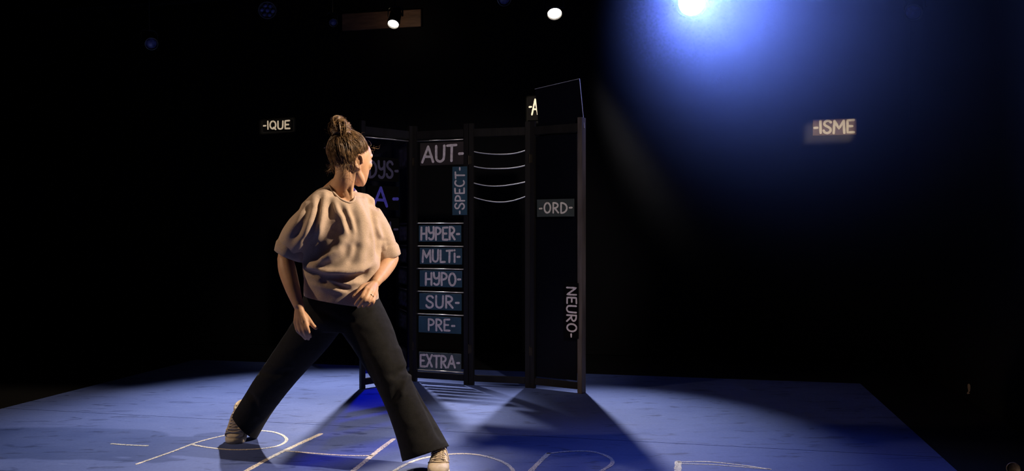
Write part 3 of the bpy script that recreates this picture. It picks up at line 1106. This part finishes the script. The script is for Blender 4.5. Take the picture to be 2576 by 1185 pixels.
# legs inside the trousers
RH, LH = P(822, 790, 4.02), P(905, 790, 3.98)
RA, LA = P(612, 1055, 4.30), P(1098, 1118, 3.745)
B.tube([RH, P(722, 912, 4.10), P(668, 985, 4.20), RA], [0.078, 0.058, 0.05, 0.036], 18, 22)
B.tube([LH, P(963, 905, 3.86), P(1015, 1010, 3.80), LA], [0.078, 0.058, 0.05, 0.036], 18, 22)
RT, LT = P(600, 1085, 4.25), P(1106, 1155, 3.66)
B.tube([RA, RT], [0.034, 0.022], 14, 8)
B.tube([LA, LT], [0.034, 0.022], 14, 8)
body = remeshed(B, 'body', 0.0042, 3, 0.4)
body_o = link('body', body, skin, person, True)
# eyes, lips and brows (turned away from the audience)
eye_white = mat('eye_white', (0.75, 0.72, 0.68), 0.2)
brow_mat = mat('brow_hair', (0.10, 0.06, 0.03), 0.7, 0.3, 200)
lip_mat = mat('lips', (0.42, 0.17, 0.14), 0.45, 0.1, 100)
for s in (-1, 1):
    MB().ball(H(0.0835, 0.032 * s, 0.003), (0.0095, 0.0105, 0.006), HAX, 14, 8).build('eye', eye_white, person, True)
    MB().tube([H(0.0975, 0.014 * s, 0.030), H(0.0915, 0.034 * s, 0.034), H(0.0745, 0.051 * s, 0.027)], [0.002, 0.003, 0.0015], 8, 10).build('eyebrow', brow_mat, person, True)
MB().tube([H(0.083, -0.020, -0.067), H(0.0945, 0, -0.066), H(0.083, 0.020, -0.067)], [0.002, 0.0045, 0.002], 8, 12).build('lips', lip_mat, person, True)
# ring on the ring finger
rp, rq = P(933.5, 745.5, 3.797), P(928, 757, 3.776)
ax_ = (rq - rp).normalized()
u_ = ax_.orthogonal().normalized()
w_ = ax_.cross(u_)
MB().rings([[rp + (u_ * math.cos(t) + w_ * math.sin(t)) * (0.0116 + 0.0018 * math.cos(q)) + ax_ * (0.0022 * math.sin(q)) for q in np.linspace(0, 2 * math.pi, 7)[:-1]]
            for t in np.linspace(0, 2 * math.pi, 25)[:-1]], closed=True).build('finger_ring', gold, person, True)

# ---------------------------------------------------------------- sweater
S = MB()
rows = []
for py, cx, d, a_, b_, yw in ((497, 860, 3.965, 0.125, 0.085, 34), (515, 862, 3.96, 0.150, 0.105, 34), (545, 865, 3.955, 0.172, 0.122, 33), (600, 866, 3.95, 0.182, 0.135, 28),
                              (645, 862, 3.945, 0.182, 0.145, 22), (682, 858, 3.945, 0.178, 0.152, 15), (698, 857, 3.955, 0.170, 0.138, 10), (715, 857, 3.965, 0.172, 0.138, 8), (742, 859, 3.975, 0.176, 0.140, 5), (768, 861, 3.98, 0.174, 0.14, 3)):
    u_, v_ = yaw_axes(yw)
    rows.append((P(cx, py, d), u_, v_, a_, b_))
S.loft(rows, 40, 40)
S.tube([P(842, 492, 3.965), P(815, 506, 3.925), P(786, 536, 3.875)], [0.056, 0.062, 0.066], 20, 14)
S.tube([P(880, 505, 4.0), P(902, 507, 4.03), P(921, 511, 4.045)], [0.044, 0.045, 0.046], 20, 14)
S.tube([P(835, 560, 3.92), P(792, 568, 3.885), P(762, 590, 3.885), P(742, 615, 3.90), P(731, 640, 3.905)], [0.105, 0.102, 0.092, 0.082, 0.072], 26, 24, round_ends=False)
S.tube([P(815, 600, 3.90), P(785, 625, 3.89), P(770, 640, 3.895)], [0.08, 0.062, 0.045], 20, 12)
S.tube([P(920, 550, 4.03), P(945, 580, 4.06), P(962, 612, 4.075), P(976, 645, 4.085)], [0.085, 0.074, 0.066, 0.058], 22, 20, round_ends=False)
sw = remeshed(S, 'sweater', 0.006, 8, 0.5)
folds = [
    # gathers hanging from the right shoulder
    ([(818, 482), (816, 520), (806, 565), (800, 600)], 0.013, 6.5), ([(806, 495), (801, 540), (788, 590), (765, 630)], -0.013, 7), ([(799, 490), (785, 540), (765, 590), (737, 632)], 0.011, 8),
    ([(783, 512), (765, 560), (738, 602)], -0.009, 7), ([(770, 520), (745, 560), (718, 602)], 0.006, 8), ([(830, 500), (829, 535), (818, 585), (790, 640)], -0.016, 8),
    # folds falling from the neckline
    ([(838, 505), (860, 545), (870, 590)], 0.010, 6.5), ([(850, 512), (870, 547), (882, 588)], -0.010, 5.5), ([(868, 518), (884, 552), (894, 592)], 0.009, 6), ([(880, 524), (893, 558), (897, 590)], -0.007, 5),
    ([(898, 498), (910, 550), (915, 620), (902, 676)], 0.012, 9), ([(908, 492), (918, 520), (926, 545)], -0.007, 5),
    # the long diagonal valleys towards the waist
    ([(848, 560), (832, 600), (808, 632), (775, 655)], -0.020, 12), ([(796, 657), (850, 632), (880, 596)], 0.013, 9), ([(876, 600), (866, 640), (835, 665), (790, 678)], -0.016, 9),
    ([(898, 610), (892, 645), (876, 668)], -0.008, 6),
    # sleeve seam on the other side
    ([(926, 500), (937, 548), (952, 604), (951, 648)], -0.017, 6.5), ([(944, 560), (958, 595), (972, 625)], 0.008, 6), ([(966, 612), (978, 622), (990, 620)], -0.006, 4),
    # bloused overhang and gathered waistband
    ([(766, 682), (818, 698), (878, 700), (915, 697), (938, 682)], -0.020, 6), ([(770, 668), (820, 684), (880, 686), (920, 680), (940, 664)], 0.012, 8),
    ([(804, 706), (840, 716), (880, 727)], -0.008, 4), ([(780, 712), (830, 728), (880, 738)], 0.005, 4), ([(850, 712), (875, 714), (900, 708)], 0.007, 4), ([(900, 730), (925, 715), (942, 700)], -0.006, 4),
]
fold(sw, folds, 0.0015)
fold(sw, [([(928, 500), (938, 548), (951, 604), (951, 650)], -0.016, 6), ([(918, 510), (926, 550), (936, 600), (938, 650)], 0.008, 7),
          ([(766, 682), (818, 699), (878, 700), (915, 694), (942, 672)], -0.014, 5), ([(806, 707), (845, 717), (882, 729)], -0.008, 4),
          ([(812, 500), (809, 540), (800, 585)], 0.006, 4), ([(944, 590), (962, 606), (978, 604)], -0.006, 4)], 0.0)
bm = bmesh.new()
bm.from_mesh(sw)


def cut(bm, centre, radius, point, normal):
    """remove the cloth on the positive side of a plane, near a place"""
    fs = [f for f in bm.faces if (f.calc_center_median() - centre).length < radius]
    es = {e for f in fs for e in f.edges}
    vs_ = {v for f in fs for v in f.verts}
    bmesh.ops.bisect_plane(bm, geom=list(vs_) + list(es) + fs, dist=1e-5, plane_co=point, plane_no=normal)
    kill = [f for f in bm.faces if (f.calc_center_median() - centre).length < radius and (f.calc_center_median() - point).dot(normal) > 0]
    bmesh.ops.delete(bm, geom=kill, context='FACES')


NECK = [(822, 445), (827, 463), (837, 482), (854, 499), (872, 509), (886, 513), (892, 500), (894, 480), (892, 445)]


def inside(x, y, poly):
    hit = False
    for (x0, y0), (x1, y1) in zip(poly, poly[1:] + poly[:1]):
        if (y0 > y) != (y1 > y) and x < (x1 - x0) * (y - y0) / (y1 - y0) + x0:
            hit = not hit
    return hit


kill = []
for f in bm.faces:
    c = f.calc_center_median()
    x_, y_ = 1288 + c.x / c.y * F, HOR - (c.z - EYE) / c.y * F
    if inside(x_, y_, NECK) and (c.y < 3.975 or y_ < 474):
        kill.append(f)
bmesh.ops.delete(bm, geom=kill, context='FACES')
neck_c = P(860, 485, 3.95)
# keep only the largest piece of cloth, then even out the cut edge
bm.verts.ensure_lookup_table()
seen, best = set(), []
for v0 in bm.verts:
    if v0 in seen:
        continue
    stack, comp = [v0], []
    seen.add(v0)
    while stack:
        v = stack.pop()
        comp.append(v)
        for e in v.link_edges:
            o_ = e.other_vert(v)
            if o_ not in seen:
                seen.add(o_)
                stack.append(o_)
    if len(comp) > len(best):
        best = comp
keep = set(best)
bmesh.ops.delete(bm, geom=[v for v in bm.verts if v not in keep], context='VERTS')
for _ in range(10):
    new = {}
    for v in bm.verts:
        nb = [e.other_vert(v) for e in v.link_edges if e.is_boundary]
        if len(nb) == 2 and (v.co - neck_c).length < 0.16:
            new[v] = v.co * 0.4 + (nb[0].co + nb[1].co) * 0.3
    for v, c in new.items():
        v.co = c
# the neck edge as an ordered loop
neck_loop = []
start = [v for v in bm.verts if (v.co - neck_c).length < 0.16 and sum(e.is_boundary for e in v.link_edges) == 2]
done = set()
for v0 in start:
    if v0 in done:
        continue
    loop, v, prev = [], v0, None
    while v is not None and v not in done:
        done.add(v)
        loop.append(v.co.copy())
        nxt = [e.other_vert(v) for e in v.link_edges if e.is_boundary and e.other_vert(v) is not prev and e.other_vert(v) not in done]
        prev, v = v, (nxt[0] if nxt else None)
    if len(loop) > len(neck_loop):
        neck_loop = loop


def uncap(bm, centre, radius, direction, thr=0.72):
    direction = direction.normalized()
    bm.normal_update()
    kill = [f for f in bm.faces if (f.calc_center_median() - centre).length < radius and f.normal.dot(direction) > thr]
    bmesh.ops.delete(bm, geom=kill, context='FACES')


uncap(bm, P(731, 640, 3.905), 0.078, P(731, 640, 3.905) - P(742, 615, 3.90))
uncap(bm, P(976, 645, 4.085), 0.064, P(976, 645, 4.085) - P(962, 612, 4.075))
cut(bm, P(860, 775, 3.98), 0.30, P(860, 758, 3.98), V((-0.17, 0.0, -1)).normalized())
# trimmed edges become hems
bmesh.ops.delete(bm, geom=[v for v in bm.verts if not v.link_faces], context='VERTS')
bm.to_mesh(sw)
bm.free()
sw_o = link('sweater', sw, knit, person, True)
so = sw_o.modifiers.new('thickness', 'SOLIDIFY')
so.thickness = 0.005
so.offset = -1
# turned-up cuffs
def cuff(c0, c1, r0, r1, squash=1.0):
    b = MB()
    t = (c1 - c0).normalized()
    u = t.orthogonal().normalized()
    w = t.cross(u)
    prof = [(0.0, r0 - 0.002), (-0.004, r0 + 0.004), (0.25, (r0 * 0.7 + r1 * 0.3) + 0.010), (0.7, r1 + 0.011), (0.97, r1 + 0.008), (1.03, r1 + 0.001), (1.0, r1 - 0.008), (0.3, r0 - 0.016)]
    L = (c1 - c0).length
    rings = []
    for h, r in prof:
        rings.append([c0 + t * (h * L) + (u * math.cos(q) + w * math.sin(q)) * (r * (1 + 0.03 * math.sin(3 * q + 1) + 0.02 * math.sin(7 * q))) for q in np.linspace(0, 2 * math.pi, 49)[:-1]])
    b.rings(rings, caps=False)
    o = b.build('cuff', knit, sw_o, True)
    return o


cuff(P(742, 616, 3.901), P(730, 644, 3.905), 0.075, 0.068)
cuff(P(967, 622, 4.08), P(979, 651, 4.087), 0.058, 0.053)
# neckband following the cut
ring = neck_loop[::2]
k = len(ring)
if k > 12:
    for _ in range(5):
        ring = [(ring[i - 1] + ring[i] * 2 + ring[(i + 1) % k]) / 4 for i in range(k)]
    mid_n = sum(ring, V((0, 0, 0))) / k
    rr_ = []
    for i in range(k):
        t = (ring[(i + 1) % k] - ring[i - 1]).normalized()
        inw = (mid_n - ring[i])
        inw = (inw - t * inw.dot(t)).normalized()
        s1 = t.cross(inw).normalized()
        rr_.append([ring[i] + inw * (math.sin(q) * 0.006 - 0.001) + s1 * (math.cos(q) * 0.0042) for q in np.linspace(0, 2 * math.pi, 9)[:-1]])
    MB().rings(rr_, closed=True).build('neckband', knit, sw_o, True)

# ---------------------------------------------------------------- trousers
T = MB()
rows = []
for py, cx, d, a_, b_ in ((728, 858, 3.985, 0.165, 0.118), (750, 858, 3.99, 0.182, 0.124), (780, 862, 4.0, 0.198, 0.130), (805, 864, 4.0, 0.192, 0.13), (832, 866, 4.0, 0.13, 0.10)):
    u_, v_ = yaw_axes(0)
    rows.append((P(cx, py, d), u_, v_, a_, b_))
T.loft(rows, 32, 16)
T.tube([P(815, 792, 4.02), P(775, 850, 4.05), P(726, 912, 4.10), P(676, 978, 4.16), P(640, 1032, 4.22), P(614, 1076, 4.26), P(592, 1112, 4.29)], [0.112, 0.104, 0.092, 0.085, 0.082, 0.084, 0.086], 28, 40, round_ends=False)
T.tube([P(905, 792, 3.98), P(938, 850, 3.93), P(962, 905, 3.87), P(986, 955, 3.83), P(1018, 1020, 3.79), P(1050, 1090, 3.74), P(1070, 1140, 3.70), P(1077, 1158, 3.69)], [0.118, 0.106, 0.089, 0.080, 0.083, 0.096, 0.107, 0.111], 28, 40, round_ends=False)
tr_me = remeshed(T, 'trousers', 0.006, 6, 0.5)
fold(tr_me, [
    ([(1000, 868), (1012, 905), (1020, 930)], 0.010, 9), ([(1032, 926), (1008, 934), (982, 950)], -0.010, 6), ([(1024, 942), (1008, 952), (994, 975), (990, 1010)], -0.007, 7),
    ([(1034, 940), (1020, 960), (1008, 1000)], 0.012, 5), ([(1040, 950), (1062, 1000), (1090, 1060), (1110, 1105)], -0.012, 4.5), ([(1050, 950), (1075, 1005), (1100, 1060)], 0.006, 4),
    ([(875, 812), (900, 800), (935, 775)], -0.006, 6), ([(870, 815), (840, 800), (800, 780)], -0.006, 6), ([(640, 930), (690, 945), (740, 930)], -0.006, 6), ([(620, 985), (640, 1010), (650, 1050)], -0.010, 6),
    ([(905, 870), (935, 930), (960, 990)], -0.004, 6)], 0.001)
bm = bmesh.new()
bm.from_mesh(tr_me)
c1 = P(620, 1076, 4.27)
cut(bm, c1, 0.20, P(617, 1076, 4.25), V((-0.74, -0.12, -0.68)).normalized())
c2 = P(1070, 1142, 3.70)
cut(bm, c2, 0.17, c2, (V((0.25, -0.1, -1)) * 0.6 + (P(1070, 1140, 3.70) - P(1050, 1090, 3.74)).normalized() * 0.4).normalized())
cut(bm, P(858, 722, 3.985), 0.25, P(858, 733, 3.985), V((0, 0, 1)))
bmesh.ops.delete(bm, geom=[v for v in bm.verts if not v.link_faces], context='VERTS')
bm.to_mesh(tr_me)
bm.free()
tr_o = link('trousers', tr_me, cloth, person, True)
so = tr_o.modifiers.new('thickness', 'SOLIDIFY')
so.thickness = 0.004
so.offset = -1

# ---------------------------------------------------------------- shoes
def shoe(toe, yaw_deg, pitch_deg, roll_deg=0.0, bow=True):
    """toe: ground point under the toe tip; pitch lifts the heel"""
    M = Matrix.Translation(toe) @ Matrix.Rotation(math.radians(yaw_deg), 4, 'Z') @ Matrix.Translation((0, -0.05, 0.0)) @ Matrix.Rotation(math.radians(-pitch_deg), 4, 'X') @ Matrix.Rotation(math.radians(roll_deg), 4, 'Y') @ Matrix.Translation((0, -0.205, 0))
    # local: +y toe, heel at y=0, toe at y=0.255, x sideways
    def W(x, y, z):
        # the ball of the foot stays flat when the heel lifts
        if pitch_deg > 5 and y > 0.205:
            p0 = M @ V((x, 0.205, 0))
            R = Matrix.Rotation(math.radians(yaw_deg), 3, 'Z')
            return p0 + R @ V((0, y - 0.205, z))
        return M @ V((x, y, z))

    def half_w(y):
        ys = [0, 0.02, 0.06, 0.11, 0.16, 0.195, 0.225, 0.245, 0.255]
        ws = [0.012, 0.029, 0.034, 0.035, 0.043, 0.0475, 0.043, 0.028, 0.008]
        return float(np.interp(y, ys, ws))

    def top_z(y):
        return float(np.interp(y, [0, 0.02, 0.05, 0.09, 0.12, 0.16, 0.2, 0.23, 0.25, 0.255], [0.085, 0.097, 0.098, 0.108, 0.104, 0.084, 0.064, 0.055, 0.042, 0.03]))
    up = bpy.data.objects.new('shoe', None)
    root_b = MB()
    rings = []
    for y in np.linspace(0.003, 0.252, 34):
        hw, tz = half_w(y), top_z(y)
        ring = []
        for k in range(28):
            t = 2 * math.pi * k / 28
            cx, sz = math.cos(t), math.sin(t)
            e = 2 / 2.7
            zx = math.copysign(abs(cx) ** e, cx) * hw * (1.0 if sz < 0 else 1 - 0.34 * abs(sz) ** 2.0 * (1 if y < 0.18 else 0.55))
            zz = 0.022 + (tz - 0.022) * (0.5 + 0.5 * math.copysign(abs(sz) ** e, sz))
            ring.append(W(zx, y, zz))
        rings.append(ring)
    upper = root_b.rings(rings).build('shoe', shoe_mat, person, True)
    b = MB()
    rings = []
    for y in np.linspace(-0.002, 0.258, 30):
        hw = half_w(min(max(y, 0), 0.255)) + 0.003
        rings.append([W(-hw, y, 0.0), W(hw, y, 0.0), W(hw + 0.002, y, 0.012), W(hw, y, 0.026), W(hw - 0.006, y, 0.028), W(-hw + 0.006, y, 0.028), W(-hw, y, 0.026), W(-hw - 0.002, y, 0.012)])
    b.rings(rings).build('sole', sole_mat, upper, True)
    # toe cap seam, eyestays, tongue
    def surf(s, y, lift=0.002):
        hw, tz = half_w(y), top_z(y)
        t = math.pi / 2 - s * math.pi / 2
        cx, sz = math.cos(t), math.sin(t)
        e = 2 / 2.7
        zx = math.copysign(abs(cx) ** e, cx) * hw * (1 - 0.34 * abs(sz) ** 2.0 * (1 if y < 0.18 else 0.55))
        zz = 0.022 + (tz - 0.022) * (0.5 + 0.5 * abs(sz) ** e)
        return W(zx * (1 + lift * 8), y, zz + lift)
    b = MB()
    b.tube([surf(s, 0.197 - 0.028 * abs(s) ** 1.5) for s in np.linspace(-0.95, 0.95, 21)], 0.0022, 6)
    b.build('toe_seam', shoe_mat, upper, True)
    for s in (-1, 1):
        rings = []
        for y in np.linspace(0.105, 0.190, 12):
            rings.append([surf(s * q, y, 0.0015 + h) for q, h in ((0.30, 0.0), (0.30, 0.0025), (0.62, 0.0025), (0.66, 0.0))])
        MB().rings(rings).build('eyestay', shoe_mat, upper, True)
        for y in np.linspace(0.113, 0.183, 6):
            MB().ball(surf(s * 0.42, y, 0.0035), (0.0028, 0.0028, 0.0012), None, 8, 5).build('eyelet', lining_mat, upper, True)
    rings = []
    for y in np.linspace(0.088, 0.185, 10):
        z_ = 0.010 * max(0, (0.115 - y) / 0.027)
        rings.append([surf(q, y, 0.0005 + h) + V((0, 0, z_)) for q, h in ((-0.28, 0), (-0.2, 0.0035), (0.2, 0.0035), (0.28, 0))])
    MB().rings(rings).build('tongue', shoe_mat, upper, True)
    ys = np.linspace(0.113, 0.183, 6)
    for i, y in enumerate(ys):
        MB().tube([surf(-0.42, y, 0.004), surf(-0.2, y + 0.002, 0.0075), surf(0.0, y + 0.002, 0.0085), surf(0.2, y + 0.002, 0.0075), surf(0.42, y, 0.004)], 0.0026, 6, 12, flat=0.6).build('lace', lace_mat, upper, True)
        if i:
            MB().tube([surf(-0.42, ys[i - 1], 0.004), surf(0.0, (y + ys[i - 1]) / 2, 0.0065), surf(0.42, y, 0.004)], 0.0024, 6, 10, flat=0.6).build('lace', lace_mat, upper, True)
    # padded collar
    MB().rings([[W(0.025 * math.cos(t) * (1 + 0.26 * math.cos(q)), 0.054 + 0.038 * math.sin(t) * (1 + 0.2 * math.cos(q)), 0.092 + 0.006 * math.sin(t) + 0.009 * math.sin(q)) for q in np.linspace(0, 2 * math.pi, 9)[:-1]]
                for t in np.linspace(0, 2 * math.pi, 29)[:-1]], closed=True).build('collar', shoe_mat, upper, True)
    if not bow:
        return upper
    k0 = surf(0, 0.112, 0.012)
    R = Matrix.Rotation(math.radians(yaw_deg), 3, 'Z')

    def K(x, y, z):
        return k0 + R @ V((x, y, z))
    b = MB()
    b.ball(k0, (0.007, 0.006, 0.005), None, 12, 8)
    b.tube([K(0, 0, 0), K(-0.012, 0.004, 0.008), K(-0.019, 0.006, 0.008), K(-0.018, 0.008, 0.001), K(0, 0, 0)], 0.0023, 6, 20)
    b.tube([K(0, 0, 0), K(0.016, 0.004, 0.006), K(0.026, 0.010, 0.002), K(0.018, 0.010, -0.002), K(0, 0, 0)], 0.0023, 6, 20)
    b.tube([K(0, 0, 0), K(-0.016, 0.012, 0.0), K(-0.034, 0.030, -0.018), K(-0.045, 0.055, -0.050)], 0.0021, 6, 16)
    b.tube([K(0, 0, 0), K(0.014, 0.010, -0.002), K(0.028, 0.022, -0.014), K(0.034, 0.030, -0.030)], 0.0021, 6, 16)
    b.build('lace_bow', lace_mat, upper, True)
    return upper


bpy.context.view_layer.update()
shoe(V((-1.398, 4.165, 0.0)), 180 - 4, 40, 0, False)
shoe(V((-0.315, 3.535, 0.0)), 180 + 2, 0)

# ---------------------------------------------------------------- hair
BUN = H(-0.078, 0.0, 0.140)
CR = (0.103, 0.080, 0.099)
CC = (-0.014, 0.0, 0.024)
hx = [-1, -0.45, -0.25, -0.1, 0.1, 0.35, 0.6, 0.8, 1]
hz = [-0.60, -0.58, -0.38, -0.12, 0.02, 0.14, 0.32, 0.48, 0.60]


def scalp(d, lift=0.0):
    return H(CC[0] + d[0] * (CR[0] + lift), CC[1] + d[1] * (CR[1] + lift), CC[2] + d[2] * (CR[2] + lift))


def allowed(d, slack=0.0):
    return d[2] > np.interp(d[0], hx, hz) - slack


bun_dir = np.array([-0.56, 0, 0.83])
bun_dir /= np.linalg.norm(bun_dir)
Hb = MB()
# cap under the strands
me_cap = MB()
rings = []
nr, nc = 40, 64
for i in range(1, nr):
    th = math.pi * i / nr
    rings.append([np.array([math.sin(th) * math.cos(2 * math.pi * k / nc), math.sin(th) * math.sin(2 * math.pi * k / nc), math.cos(th)]) for k in range(nc)])
capv, capf, idx = [], [], {}
for i, r in enumerate(rings):
    for k, d in enumerate(r):
        idx[(i, k)] = len(capv)
        edge = d[2] - np.interp(d[0], hx, hz)
        capv.append(scalp(d, -0.004 + 0.006 * min(1, max(-1.0, edge * 4)) + 0.0015 * math.sin(d[1] * 40 + d[0] * 13)))
for i in range(nr - 2):
    for k in range(nc):
        if allowed(rings[i + 1][k], 0.06):
            l = (k + 1) % nc
            capf.append((idx[(i, k)], idx[(i + 1, k)], idx[(i + 1, l)], idx[(i, l)]))
topi = len(capv)
capv.append(scalp(np.array([0, 0, 1.0]), 0.002))
for k in range(nc):
    capf.append((topi, idx[(0, k)], idx[(0, (k + 1) % nc)]))
scalp_mat = mat('hair_roots', (0.10, 0.058, 0.027), 0.85, 0.4, 60, spec=0.1)
cap_o = MB().add(capv, capf).build('hair', scalp_mat, person, True)


def slerp(a, c, t):
    w = math.acos(max(-1, min(1, float(np.dot(a, c)))))
    if w < 1e-4:
        return a
    return (a * math.sin((1 - t) * w) + c * math.sin(t * w)) / math.sin(w)


guides = []
while len(guides) < 90:
    d = rng.normal(size=3)
    d /= np.linalg.norm(d)
    if allowed(d, 0.02):
        guides.append((d, rng.normal(size=3) * 0.13, rng.normal(size=3) * 0.16, 0.001 + 0.007 * rng.random(), rng.random() * 6))
count = 0
while count < 6500:
    d = rng.normal(size=3)
    d /= np.linalg.norm(d)
    if not allowed(d, 0.10 * rng.random()):
        continue
    g = min(guides, key=lambda q: -float(np.dot(q[0], d)))
    mixk = 0.5 + 0.35 * rng.random()
    lift = 0.001 + g[3] * mixk + 0.003 * rng.random() + (0.006 if rng.random() < 0.04 else 0)
    jit = g[1] * mixk + rng.normal(size=3) * 0.035
    tgt = bun_dir + g[2] * mixk + rng.normal(size=3) * 0.05
    tgt /= np.linalg.norm(tgt)
    ph = g[4] + 0.6 * rng.random()
    pts = []
    for t in np.linspace(0, 0.97, 10):
        base_d = d * (1 - 0.5 * mixk * t) + g[0] * (0.5 * mixk * t)
        base_d = base_d / np.linalg.norm(base_d)
        q = slerp(base_d, tgt, t) + jit * math.sin(math.pi * t) * 0.8
        q = q / np.linalg.norm(q)
        l = lift * (0.05 + 1.35 * math.sin(math.pi * min(1, t * 0.8 + 0.02))) + 0.012 * t ** 4 + 0.0012 * math.sin(9 * t + ph) * min(1, 3 * t)
        pts.append(scalp(q, l))
    r0 = 0.00035 + 0.00045 * rng.random()
    Hb.tube(pts, [r0 * (0.35 + 1.0 * math.sin(math.pi * (0.05 + 0.8 * t))) for t in np.linspace(0, 1, 10)], 3, round_ends=False, caps=False)
    count += 1
strand_o = Hb.build('hair_strands', hair_mat, cap_o, True, fix=False)
strand_o['kind'] = 'stuff'
# bun: coiled locks
core = MB()
core.ball(BUN + uv * 0.004, (0.038, 0.040, 0.040), HAX, 20, 12)
Bn = MB()
for lk in range(46):                                 # locks wound round the bun
    tilt = 1.3 if lk % 3 == 0 else 0.30
    axd = V(rng.normal(size=3) * np.array([tilt, tilt, 0.2])) + V((0, 0, 1.0 if lk % 3 else 0.4))
    axd.normalize()
    u = axd.orthogonal().normalized()
    w = axd.cross(u)
    u = fv * u.x + rv * u.y + uv * u.z
    w = fv * w.x + rv * w.y + uv * w.z
    R0 = 0.036 + 0.013 * rng.random()
    h0 = (rng.random() - 0.5) * (0.056 if lk % 3 else 0.02)
    R0 *= math.sqrt(max(0.2, 1 - (h0 / 0.045) ** 2))
    a0, span = rng.random() * 6.28, 1.6 + 2.6 * rng.random()
    rise, ph = rng.normal() * 0.010, rng.random() * 6
    for k in range(34):
        da, db, dc = rng.normal() * 0.0032, rng.normal() * 0.0038, rng.normal() * 0.10
        pts = []
        for t in np.linspace(0, 1, 11):
            q = a0 + dc + span * t
            spread = 0.45 + 0.75 * math.sin(math.pi * t)
            rr0 = (R0 + da * spread) * (1 + 0.07 * math.sin(4 * t + ph))
            pts.append(BUN + u * (rr0 * math.cos(q)) + w * (rr0 * math.sin(q)) + uv * (h0 + db * spread + rise * (t - 0.5) + 0.006 * math.sin(3 * t + ph)))
        Bn.tube(pts, [0.0004 + 0.0005 * rng.random()] * len(pts), 3, 22, round_ends=False, caps=False)
bun_o = core.build('hair_bun', hair_mat, cap_o, True)
# lie the coils in with the bun as one piece of hair
bn = Bn.build('bun_strands', hair_mat, cap_o, True, fix=False)
bn['kind'] = 'stuff'
# loose wisps
Wp = MB()


def wisp(p0, d0, length, curl, r=0.0005, n=14):
    p, d = V(p0), V(d0).normalized()
    pts = [p.copy()]
    kax = V(rng.normal(size=3)).normalized()
    for i in range(n):
        d = (d + kax.cross(d) * curl * (0.5 + rng.random()) + V(rng.normal(size=3)) * 0.08).normalized()
        p = p + d * (length / n)
        pts.append(p.copy())
    Wp.tube(pts, [r * (1.0 - 0.7 * i / n) for i in range(n + 1)], 4, round_ends=False, caps=False)


for k in range(150):                                 # nape and behind the ear
    x_ = -0.95 + 0.8 * rng.random()
    z_ = float(np.interp(x_, hx, hz)) + 0.02 + 0.10 * rng.random()
    y_ = math.sqrt(max(0.0, 1 - min(1, x_ * x_ + z_ * z_))) * (1 if rng.random() < 0.65 else -1)
    p0 = scalp(np.array([x_, y_, z_]), 0.001)
    out = (p0 - H(-0.03, 0, p0.z - HC.z)).normalized()
    wisp(p0, -uv + out * (0.02 + 0.16 * rng.random()) + V(rng.normal(size=3)) * 0.16, (0.02 + 0.05 * rng.random()) * (1.7 if x_ > -0.6 and y_ > 0 else 1.0), 0.04 + 0.16 * rng.random(), 0.00045)
for k in range(26):                                  # forehead curls
    wisp(H(0.082 + 0.01 * rng.random(), 0.03 * rng.normal(), 0.075 - 0.02 * rng.random()), fv * 0.9 + uv * 0.2 + V(rng.normal(size=3)) * 0.4, 0.02 + 0.045 * rng.random(), 0.30 + 0.3 * rng.random())
for k in range(40):                                  # stray hairs all round
    d = rng.normal(size=3)
    d /= np.linalg.norm(d)
    if allowed(d):
        p0 = scalp(d, 0.006)
        wisp(p0, (p0 - HC).normalized() * 0.6 + (BUN - p0).normalized() * 0.7, 0.025 + 0.04 * rng.random(), 0.15 + 0.2 * rng.random(), 0.0005)
for k in range(45):
    d = V(rng.normal(size=3)).normalized()
    wisp(BUN + d * 0.042, d + V(rng.normal(size=3)) * 0.8, 0.02 + 0.035 * rng.random(), 0.35, 0.0006)
for p0, d0, l, cu in ((P(822, 372, 3.98), (-1, 0, 0.2), 0.03, 0.2), (P(835, 425, 3.98), (-0.7, 0, -0.8), 0.06, 0.35), (P(838, 430, 3.97), (-0.8, 0, -0.5), 0.07, 0.3)):
    wisp(p0, d0, l, cu, 0.0007)
wo = Wp.build('hair_wisps', hair_mat, cap_o, True, fix=False)
wo['kind'] = 'stuff'

# ================================================================== HAZE
hz_m = bpy.data.materials.new('stage_haze')
hz_m.use_nodes = True
nt = hz_m.node_tree
nt.nodes.clear()
ho = nt.nodes.new('ShaderNodeOutputMaterial')
hv = nt.nodes.new('ShaderNodeVolumeScatter')
hv.inputs['Color'].default_value = (0.9, 0.92, 1.0, 1)
hv.inputs['Anisotropy'].default_value = 0.5
tc = nt.nodes.new('ShaderNodeTexCoord')
ln = nt.nodes.new('ShaderNodeVectorMath')
ln.operation = 'LENGTH'
nt.links.new(tc.outputs['Object'], ln.inputs[0])
mr = nt.nodes.new('ShaderNodeMapRange')
mr.interpolation_type = 'SMOOTHSTEP'
mr.inputs['From Min'].default_value = 1.0
mr.inputs['From Max'].default_value = 0.25
mr.inputs['To Min'].default_value = 0.0
mr.inputs['To Max'].default_value = HAZE
nt.links.new(ln.outputs['Value'], mr.inputs['Value'])
nt.links.new(mr.outputs[0], hv.inputs['Density'])
nt.links.new(hv.outputs[0], ho.inputs['Volume'])
b = MB()
b.ball((0, 0, 0), (1, 1, 1), None, 32, 20)
hz_o = b.build('stage_haze', hz_m)
hz_o.matrix_world = Matrix.Translation(HAZE_AT) @ Matrix.Rotation(-TH, 4, 'Z') @ Matrix.Diagonal((*HAZE_R, 1))
hz_o['kind'] = 'stuff'
tag(hz_o, 'thin theatrical haze hanging in the air, glowing blue below the bright lamp', 'haze')
